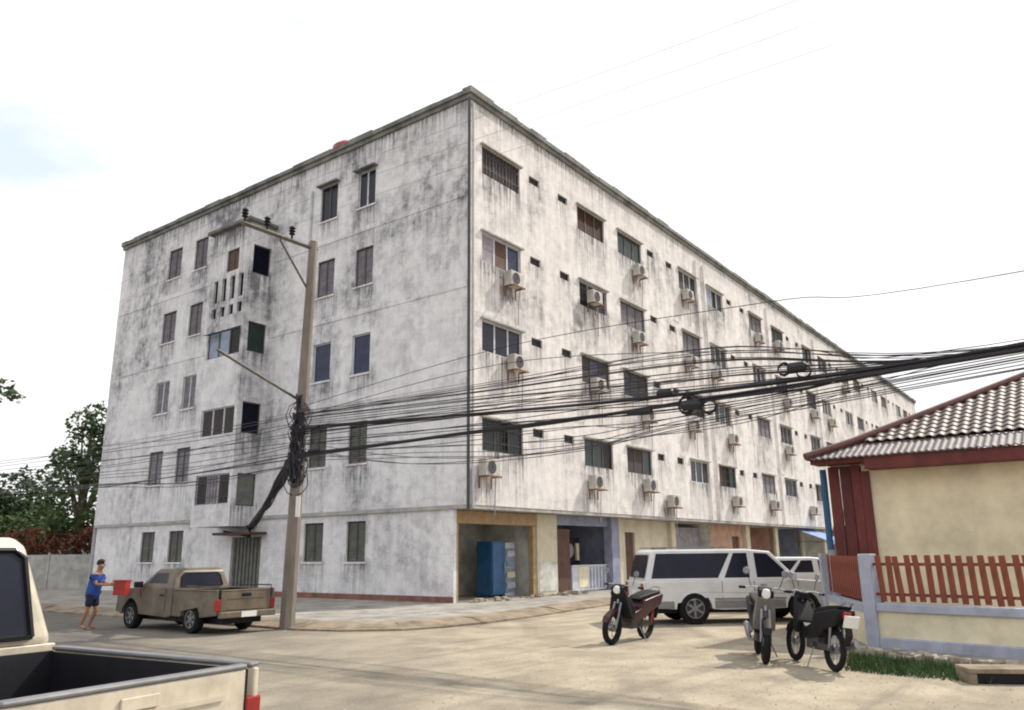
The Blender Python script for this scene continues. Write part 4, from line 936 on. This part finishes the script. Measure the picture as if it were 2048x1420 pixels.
# --- motorcycles
def motorbike(loc, rz, label, body, legc, plate=False, steer=0, lean=0, shield=None, seatm='black'):
    v = empty('motorcycle', loc, rz, label=label, cat='motorcycle'); v.rotation_euler = (lean, 0, rz)
    def mw(x, name):
        w1 = MB(); r = .285
        prof = [(r-.045+.05*math.cos(a), .055*math.sin(a)) for a in [i*math.pi/4 for i in range(9)]]
        w1.lathe(prof, 'y', (0, 0, 0), 24); o = w1.build('wheel', 'rubber', v, smooth=60); o.location = (x, 0, r)
        rm = MB(); rm.lathe([(r-.05, -.02), (r-.075, -.02), (r-.075, .02), (r-.05, .02)], 'y', (0, 0, 0), 24); rm.lathe([(.06, -.05), (.06, .05), (0, .05)], 'y', (0, 0, 0), 12)
        for k in range(10):
            a = k*math.pi/5; rm.tube([(.05*math.cos(a), 0.02*(-1)**k, .05*math.sin(a)), ((r-.07)*math.cos(a), 0, (r-.07)*math.sin(a))], .006, 4)
        rm.build('rim', 'alloy', o); return o
    mw(0, 'r'); mw(1.22, 'f')
    wf = lambda x, z: .15+.05*max(0, math.sin((z-.3)*2.5)) if x < .7 else .14
    prism([(-.32, .78), (-.25, .62), (.05, .55), (.3, .42), (.75, .36), (.98, .62), (.93, .68), (.72, .52), (.45, .60), (.38, .74), (.0, .80), (-.3, .84)], wf, 'body_cover', body, v, .025)
    prism([(-.28, .835), (-.3, .88), (.0, .86), (.42, .80), (.5, .75), (.38, .735), (.0, .80)], lambda x, z: .15-.03*(x > .3), 'seat', seatm, v, .02)
    prism([(.86, .42), (.8, .60), (.98, .88), (1.04, .94), (1.1, .88), (1.02, .72), (.95, .45)], lambda x, z: (.17 if shield else .24) if z < .7 else .14, 'leg_shield', shield or legc, v, .02)
    MB().tube([(1.22-.0, .07, .29), (1.04, .06, .72)], .022, 8).tube([(1.22, -.07, .29), (1.04, -.06, .72)], .022, 8).tube([(1.05, 0, .7), (.97, 0, .98)], .025, 8).build('fork', 'alloy', v)
    prism([(.95, .40), (1.0, .55), (1.2, .62), (1.45, .50), (1.5, .40), (1.4, .46), (1.2, .57), (1.05, .5)], lambda x, z: .055, 'front_mudguard', body, v, .01)
    prism([(.94, .90), (.92, 1.0), (1.0, 1.04), (1.12, .98), (1.1, .88)], lambda x, z: .12, 'headlight_cowl', legc, v, .02)
    MB().lathe([(0, .035), (.06, .03), (.075, 0)], 'x', (1.1, 0, .94), 14).build('headlight', 'plate', v)
    MB().tube([(.86, .34, 1.0), (.93, .2, 1.03), (.97, 0, 1.0), (.93, -.2, 1.03), (.86, -.34, 1.0)], .014, 6).build('handlebar', 'chrome', v)
    for s in (1, -1):
        MB().tube([(.88, s*.3, 1.0), (.85, s*.4, .995)], .02, 8).build('grip', 'black', v)
        m_ = MB().tube([(.93, s*.22, 1.03), (.95, s*.28, 1.2)], .006, 5); m_.build('mirror_stem', 'black', v)
        MB().lathe([(0, -.012), (.045, -.012), (.055, 0), (.045, .012), (0, .012)], 'x', (.95, s*.3, 1.24), 12).build('mirror', 'alloy', v)
        MB().tube([(-.05, s*.13, .62), (0.0, s*.12, .3)], .025, 8).build('shock_absorber', 'lamp_red' if body == 'maroon' else 'alloy', v)
    MB().box(.36, .72, -.11, .11, .24, .44).tube([(.5, 0, .34), (.74, 0, .38)], .07, 10).build('engine', 'frame_dark', v, .02)
    MB().tube([(.6, -.12, .26), (.3, -.15, .22), (.05, -.17, .28), (-.35, -.18, .40)], [.02, .025, .045, .05], 10).build('exhaust', 'alloy', v)
    MB().box(-.05, .5, .08, .11, .26, .34).build('chain_guard', 'frame_dark', v)
    prism([(-.36, .7), (-.42, .5), (-.32, .36), (-.3, .36), (-.37, .52), (-.3, .68)], lambda x, z: .06, 'rear_mudguard', 'black', v, .005)
    MB().box(-.36, -.29, -.08, .08, .72, .8).build('tail_light', 'lamp_red', v, .01)
    if plate: MB().box(-.46, -.445, -.15, .15, .60, .76, Matrix.Rotation(R(-20), 3, 'Y')).build('number_plate', 'plate', v)
    MB().tube([(-.3, .1, .88), (-.42, .07, .93), (-.42, -.07, .93), (-.3, -.1, .88)], .012, 6).build('grab_rail', 'alloy', v)
    MB().tube([(.45, .12, .27), (.42, .28, .0)], .012, 6).build('kickstand', 'alloy', v)
    return v
def vec_az(p, q): return math.atan2(q[1]-p[1], q[0]-p[0])
a = vec_az((2.65, 16.95), (1.85, 15.9)); motorbike((2.62, 16.9, 0), a, 'maroon and black motorcycle nearest the shops, front wheel toward the road', 'maroon', 'black', lean=R(-5)).scale = (1.08, 1.08, 1.06)
a = vec_az((4.1, 14.3), (3.85, 13.1)); motorbike((4.12, 14.3, 0), a, 'motorcycle with beige grey leg shield and round headlight facing forward, middle of the three', 'black', 'black', lean=R(-6), shield='shield').scale = (1.06, 1.0, 1.1)
a = vec_az((4.62, 12.05), (4.5, 13.2)); motorbike((4.58, 12.14, 0), a, 'black motorcycle with white number plate parked beside the grass', 'black', 'black', plate=True, lean=R(6)).scale = (1.04, .72, 1.05)

# ------------------------------------------------------------------ person
def skin_obj(name, verts, edges, radii, m, parent, root=0, sub=2):
    me = bpy.data.meshes.new(name); me.from_pydata(verts, edges, []); o = bpy.data.objects.new(name, me); col.objects.link(o); o.parent = parent; me.materials.append(M[m])
    s = o.modifiers.new('skin', 'SKIN'); s.use_smooth_shade = True
    for i, v in enumerate(me.skin_vertices[0].data):
        r_ = radii[i]; v.radius = r_ if isinstance(r_, tuple) else (r_, r_); v.use_root = (i == root)
    u = o.modifiers.new('sub', 'SUBSURF'); u.levels = sub; u.render_levels = sub; return o
pr = empty('person', (-10.33, 20.3, 0), R(-4), label='barefoot person in blue shirt and dark shorts holding out a red crate', cat='person')
S = .93
def sv(l): return [(a*S, b*S, c*S) for a, b, c in l]
Vb = [(-.02, 0, .92), (.0, 0, 1.08), (.04, 0, 1.25), (.07, 0, 1.4), (.09, 0, 1.48), (.12, 0, 1.56), (.14, 0, 1.66),
      (-.02, .09, .86), (.05, .10, .47), (-.10, .10, .09), (.08, .10, .03),
      (-.02, -.09, .86), (-.06, -.10, .47), (-.22, -.10, .10), (-.04, -.10, .03),
      (.06, .17, 1.38), (.16, .20, 1.14), (.42, .15, 1.12), (.50, .14, 1.13),
      (.06, -.17, 1.38), (.16, -.20, 1.14), (.42, -.15, 1.12), (.50, -.14, 1.13)]
Eb = [(0, 1), (1, 2), (2, 3), (3, 4), (4, 5), (5, 6), (0, 7), (7, 8), (8, 9), (9, 10), (0, 11), (11, 12), (12, 13), (13, 14), (3, 15), (15, 16), (16, 17), (17, 18), (3, 19), (19, 20), (20, 21), (21, 22)]
Rb = [(.07, .10), (.08, .12), (.10, .15), (.09, .14), .05, (.085, .075), (.085, .075), .065, .055, .036, .03, .065, .055, .036, .03, .05, .04, .03, .028, .05, .04, .03, .028]
n0 = len(Vb)
for side, wi in ((1, 18), (-1, 22)):      # fingers and thumb
    bx_, by_, bz_ = Vb[wi]
    for k in range(4):
        Vb += [(bx_+.05, by_+side*(.0), bz_-.03+.022*k), (bx_+.10-.006*abs(k-2), by_-side*.012, bz_-.032+.023*k), (bx_+.125-.008*abs(k-2), by_-side*.03, bz_-.034+.024*k)]
        i = len(Vb)-3; Eb += [(wi, i), (i, i+1), (i+1, i+2)]; Rb += [.012, .009, .008]
    Vb += [(bx_+.03, by_-side*.03, bz_+.045), (bx_+.06, by_-side*.05, bz_+.055)]; i = len(Vb)-2; Eb += [(wi, i), (i, i+1)]; Rb += [.012, .01]
body = skin_obj('body', sv(Vb), Eb, Rb, 'skin', pr)
skin_obj('shirt', sv([(-.05, 0, .72), (0, 0, 1.08), (.04, 0, 1.25), (.07, 0, 1.42), (.06, .17, 1.39), (.13, .20, 1.22), (.06, -.17, 1.39), (.13, -.20, 1.22)]), [(0, 1), (1, 2), (2, 3), (3, 4), (4, 5), (3, 6), (6, 7)], [(.15, .19), (.14, .18), (.14, .19), (.11, .15), .075, .07, .075, .07], 'shirt', pr)
skin_obj('shorts', sv([(-.02, 0, .98), (-.02, .09, .84), (.04, .10, .55), (-.02, -.09, .84), (-.05, -.10, .55)]), [(0, 1), (1, 2), (0, 3), (3, 4)], [(.12, .15), .11, .09, .11, .09], 'shorts', pr)
bm = bmesh.new(); bmesh.ops.create_icosphere(bm, subdivisions=3, radius=.105)
for q in bm.verts:
    if q.co.x > .03 and q.co.z < .03: q.co.x = .03
    if q.co.z < -.04: q.co *= .8
me = bpy.data.meshes.new('hair'); bm.to_mesh(me); bm.free(); me.materials.append(M['hair']); o = bpy.data.objects.new('hair', me); col.objects.link(o); o.parent = pr; o.location = (.115*S, 0, 1.675*S)
mb = MB(); mb.tube([(.215, 0, 1.63), (.245, 0, 1.60)], .012, 6)
mb.build('nose', 'skin', body).scale = (S, S, S)
mb = MB(); mb.box(.205, .222, .02, .045, 1.635, 1.645).box(.205, .222, -.045, -.02, 1.635, 1.645).box(.205, .218, -.025, .025, 1.565, 1.572)
mb.build('face_features', 'hair', body).scale = (S, S, S)
for s in (1, -1): MB().lathe([(0, -.01), (.03, -.01), (.03, .01), (0, .01)], 'y', (.12*S, s*.088*S, 1.63*S), 10).build('ear', 'skin', body)
cr = empty('crate', (-10.25+.70, 20.45-.1, .93), R(-8), label='bright red plastic crate held in the outstretched hands of the person', cat='crate')
cr.scale = (.86, .86, .86); cr.location = Vector((-10.33, 20.3, 0))+Vector((.70, -.05, .80))
MB().box(-.18, .18, -.13, .13, 0, .02).box(-.18, -.16, -.13, .13, .021, .40).box(.16, .18, -.13, .13, .021, .40).box(-.159, .159, -.13, -.11, .021, .40).box(-.159, .159, .11, .13, .021, .40).build('box', 'red', cr, .006)
MB().box(-.2, .2, -.15, -.131, .37, .41).box(-.2, .2, .131, .15, .37, .41).box(-.2, -.181, -.13, .13, .37, .41).box(.181, .2, -.13, .13, .37, .41).box(-.19, .19, -.145, -.131, .18, .2).build('rim', 'red', cr)

# ------------------------------------------------------------------ background left: low wall, hedge, trees
lw = empty('boundary_wall', (-21.5, 42.3, 0), math.pi, label='low grey concrete boundary wall under the brown hedge at the left', cat='wall')
for k in range(16): MB().box(k*2.5, k*2.5+2.44, -.1, .1, 0, 1.85).build('panel', 'concrete', lw, .01)
for k in range(17): MB().box(k*2.5-.06, k*2.5+.04, -.14, .14, 0, 1.95).build('post', 'concrete', lw)
for i, (dx, m_, z_) in enumerate(((.5, 'pave', .12),)):
    pass
tag(MB().box(-48, -13.5, 37.5, 41.9, -.02, .13).build('far_pavement', 'pave', None, .02), kind='structure')
tag(MB().box(-48, -15.5, 31.8, 32.3, -.02, .1).build('kerb', 'cream', None, .02), kind='structure')
def leafmesh(blobs, n, size, seed, flat=1.0):
    rnd = random.Random(seed); v = []; f = []; tot = sum(b[3]**2 for b in blobs)
    for (cx_, cy_, cz_, r_) in blobs:
        k_ = int(n*r_**2/tot)
        for _ in range(k_):
            while True:
                p = Vector((rnd.uniform(-1, 1), rnd.uniform(-1, 1), rnd.uniform(-1, 1)))
                if p.length < 1: break
            p = p.normalized()*(p.length**.45)*r_*(1+.25*math.sin(p.x*5+cx_)*math.cos(p.z*6)); c = Vector((cx_, cy_, cz_))+Vector((p.x, p.y, p.z*flat))
            s = size*rnd.uniform(.6, 1.5); a = Vector((rnd.gauss(0, 1), rnd.gauss(0, 1), rnd.gauss(0, .6))).normalized(); b = a.cross(Vector((rnd.gauss(0, 1), rnd.gauss(0, 1), rnd.gauss(0, 1)))).normalized()
            i = len(v); v += [tuple(c-a*s), tuple(c+b*s*.5), tuple(c+a*s), tuple(c-b*s*.5)]; f.append((i, i+1, i+2, i+3))
    me = bpy.data.meshes.new('crown'); me.from_pydata(v, [], f); return me
def tree(loc, blobs, n, size, m, label, h, r=.22, seed=1, group=None, cat='tree', flat=1.0):
    e = empty('tree' if cat == 'tree' else 'bush', loc, 0, label=label, cat=cat, group=group)
    me = leafmesh(blobs, n, size, seed, flat); me.materials.append(M[m]); o = bpy.data.objects.new('crown', me); col.objects.link(o); o.parent = e
    mb = MB(); mb.tube([(0, 0, -.1), (.1, 0, h*.4), (0, .1, h)], [r, r*.75, r*.3], 8)
    for b in blobs: mb.tube([(0, 0, h*.35), ((b[0])*.5, b[1]*.5, (h*.4+b[2])*.5), (b[0], b[1], b[2]+b[3]*.3)], [r*.5, r*.3, r*.08], 5)
    mb.build('trunk', 'bark', e); return e
tree((-23.6, 44, 0), [(0, 0, 7.6, 1.3), (.6, 0, 9.1, 1.0), (-.5, 0, 9.0, .8), (-.9, 0, 6.2, 1.3), (1.4, 0, 6.4, 1.5), (-1.6, .3, 7.1, .6), (.2, 0, 4.6, 2.2), (1.5, 0, 8.0, 1.2)], 4600, .14, 'leaf', 'tall green tree with ragged crown rising beside the end wall', 9.2, .25, 3)
tree((-29.5, 48, 0), [(0, 0, 4.9, 1.9), (-1.7, 0, 4.3, 1.6), (1.4, 0, 4.0, 1.7), (0, 0, 3.2, 2.2)], 5200, .15, 'leaf_dark', 'round dark green tree left of the tall ragged one', 4.5, .25, 5)
tree((-36, 52, 0), [(0, 0, 4.2, 2.2), (-2.2, 0, 3.8, 2.0), (2.0, 0, 3.6, 2.0)], 4200, .17, 'leaf', 'lower green tree at the far left behind the hedge', 4.5, .25, 8)
tree((-26, 44.5, 0), [(-2, 0, 2.6, 1.5), (0, 0, 2.9, 1.5), (2, 0, 2.7, 1.5), (3.5, 0, 3.4, 1.6), (-4.5, 0, 2.8, 1.6), (-7, 0, 3, 1.6)], 5200, .13, 'leaf', 'mid green bushes packed between the trees and the hedge', 2.5, .1, 9, cat='bush')
hb = [(-k*.9, .1*math.sin(k), 2.45+.15*math.sin(k*1.7), .72) for k in range(18)]
tree((-21.3, 43.0, 0), hb, 7500, .085, 'leaf_brown', 'long rust brown dry hedge above the concrete boundary wall', 2.1, .05, 11, cat='hedge')
# overhanging branch from a tree outside the frame
brn = empty('overhanging_tree', (-9.95, 13.2, 0), 0, label='leafy branch tip hanging in from the left edge of the sky', cat='tree')
me = leafmesh([(1.2, 0, 4.55, .28), (1.35, 0, 4.42, .2), (1.0, 0, 4.3, .25), (-.6, 0, 4.9, .9), (-2.0, 0, 5.6, 1.8), (1.6, 0, 4.3, .12)], 2600, .07, 21, .5); me.materials.append(M['leaf_dark']); o = bpy.data.objects.new('crown', me); col.objects.link(o); o.parent = brn
MB().tube([(-2, 0, -.1), (-2, 0, 3), (-1.5, 0, 5.5)], [.25, .2, .12], 8).tube([(-1.5, 0, 5.4), (0, 0, 5.2), (1.0, 0, 4.65), (1.7, 0, 4.35)], [.1, .05, .02, .006], 5).build('trunk', 'bark', brn)
tree(bw(86, 6, 0), [(0, 0, 12, 4), (4, 0, 11, 4), (8, -2, 12.5, 3.5), (12, -3, 11, 4)], 3800, .4, 'leaf_dark', 'far green treetop showing between the long block and the tiled roof', 11, .5, 31)
# distant hill at the left
mb = MB(); pts = [(-300+i*12, 330, 14+10*math.sin(i*.3)+4*math.sin(i*.9)) for i in range(14)]
for i in range(13):
    a, b = pts[i], pts[i+1]; mb.quad((a[0], 300, -.5), (b[0], 300, -.5), (b[0], 330, b[2]), (a[0], 330, a[2])); mb.quad((a[0], 330, a[2]), (b[0], 330, b[2]), (b[0], 380, -.5), (a[0], 380, -.5))
M['hill'] = mat('far_hill', (.10, .14, .13), .95, .3, .05)
tag(mb.build('hills', 'hill'), kind='structure')
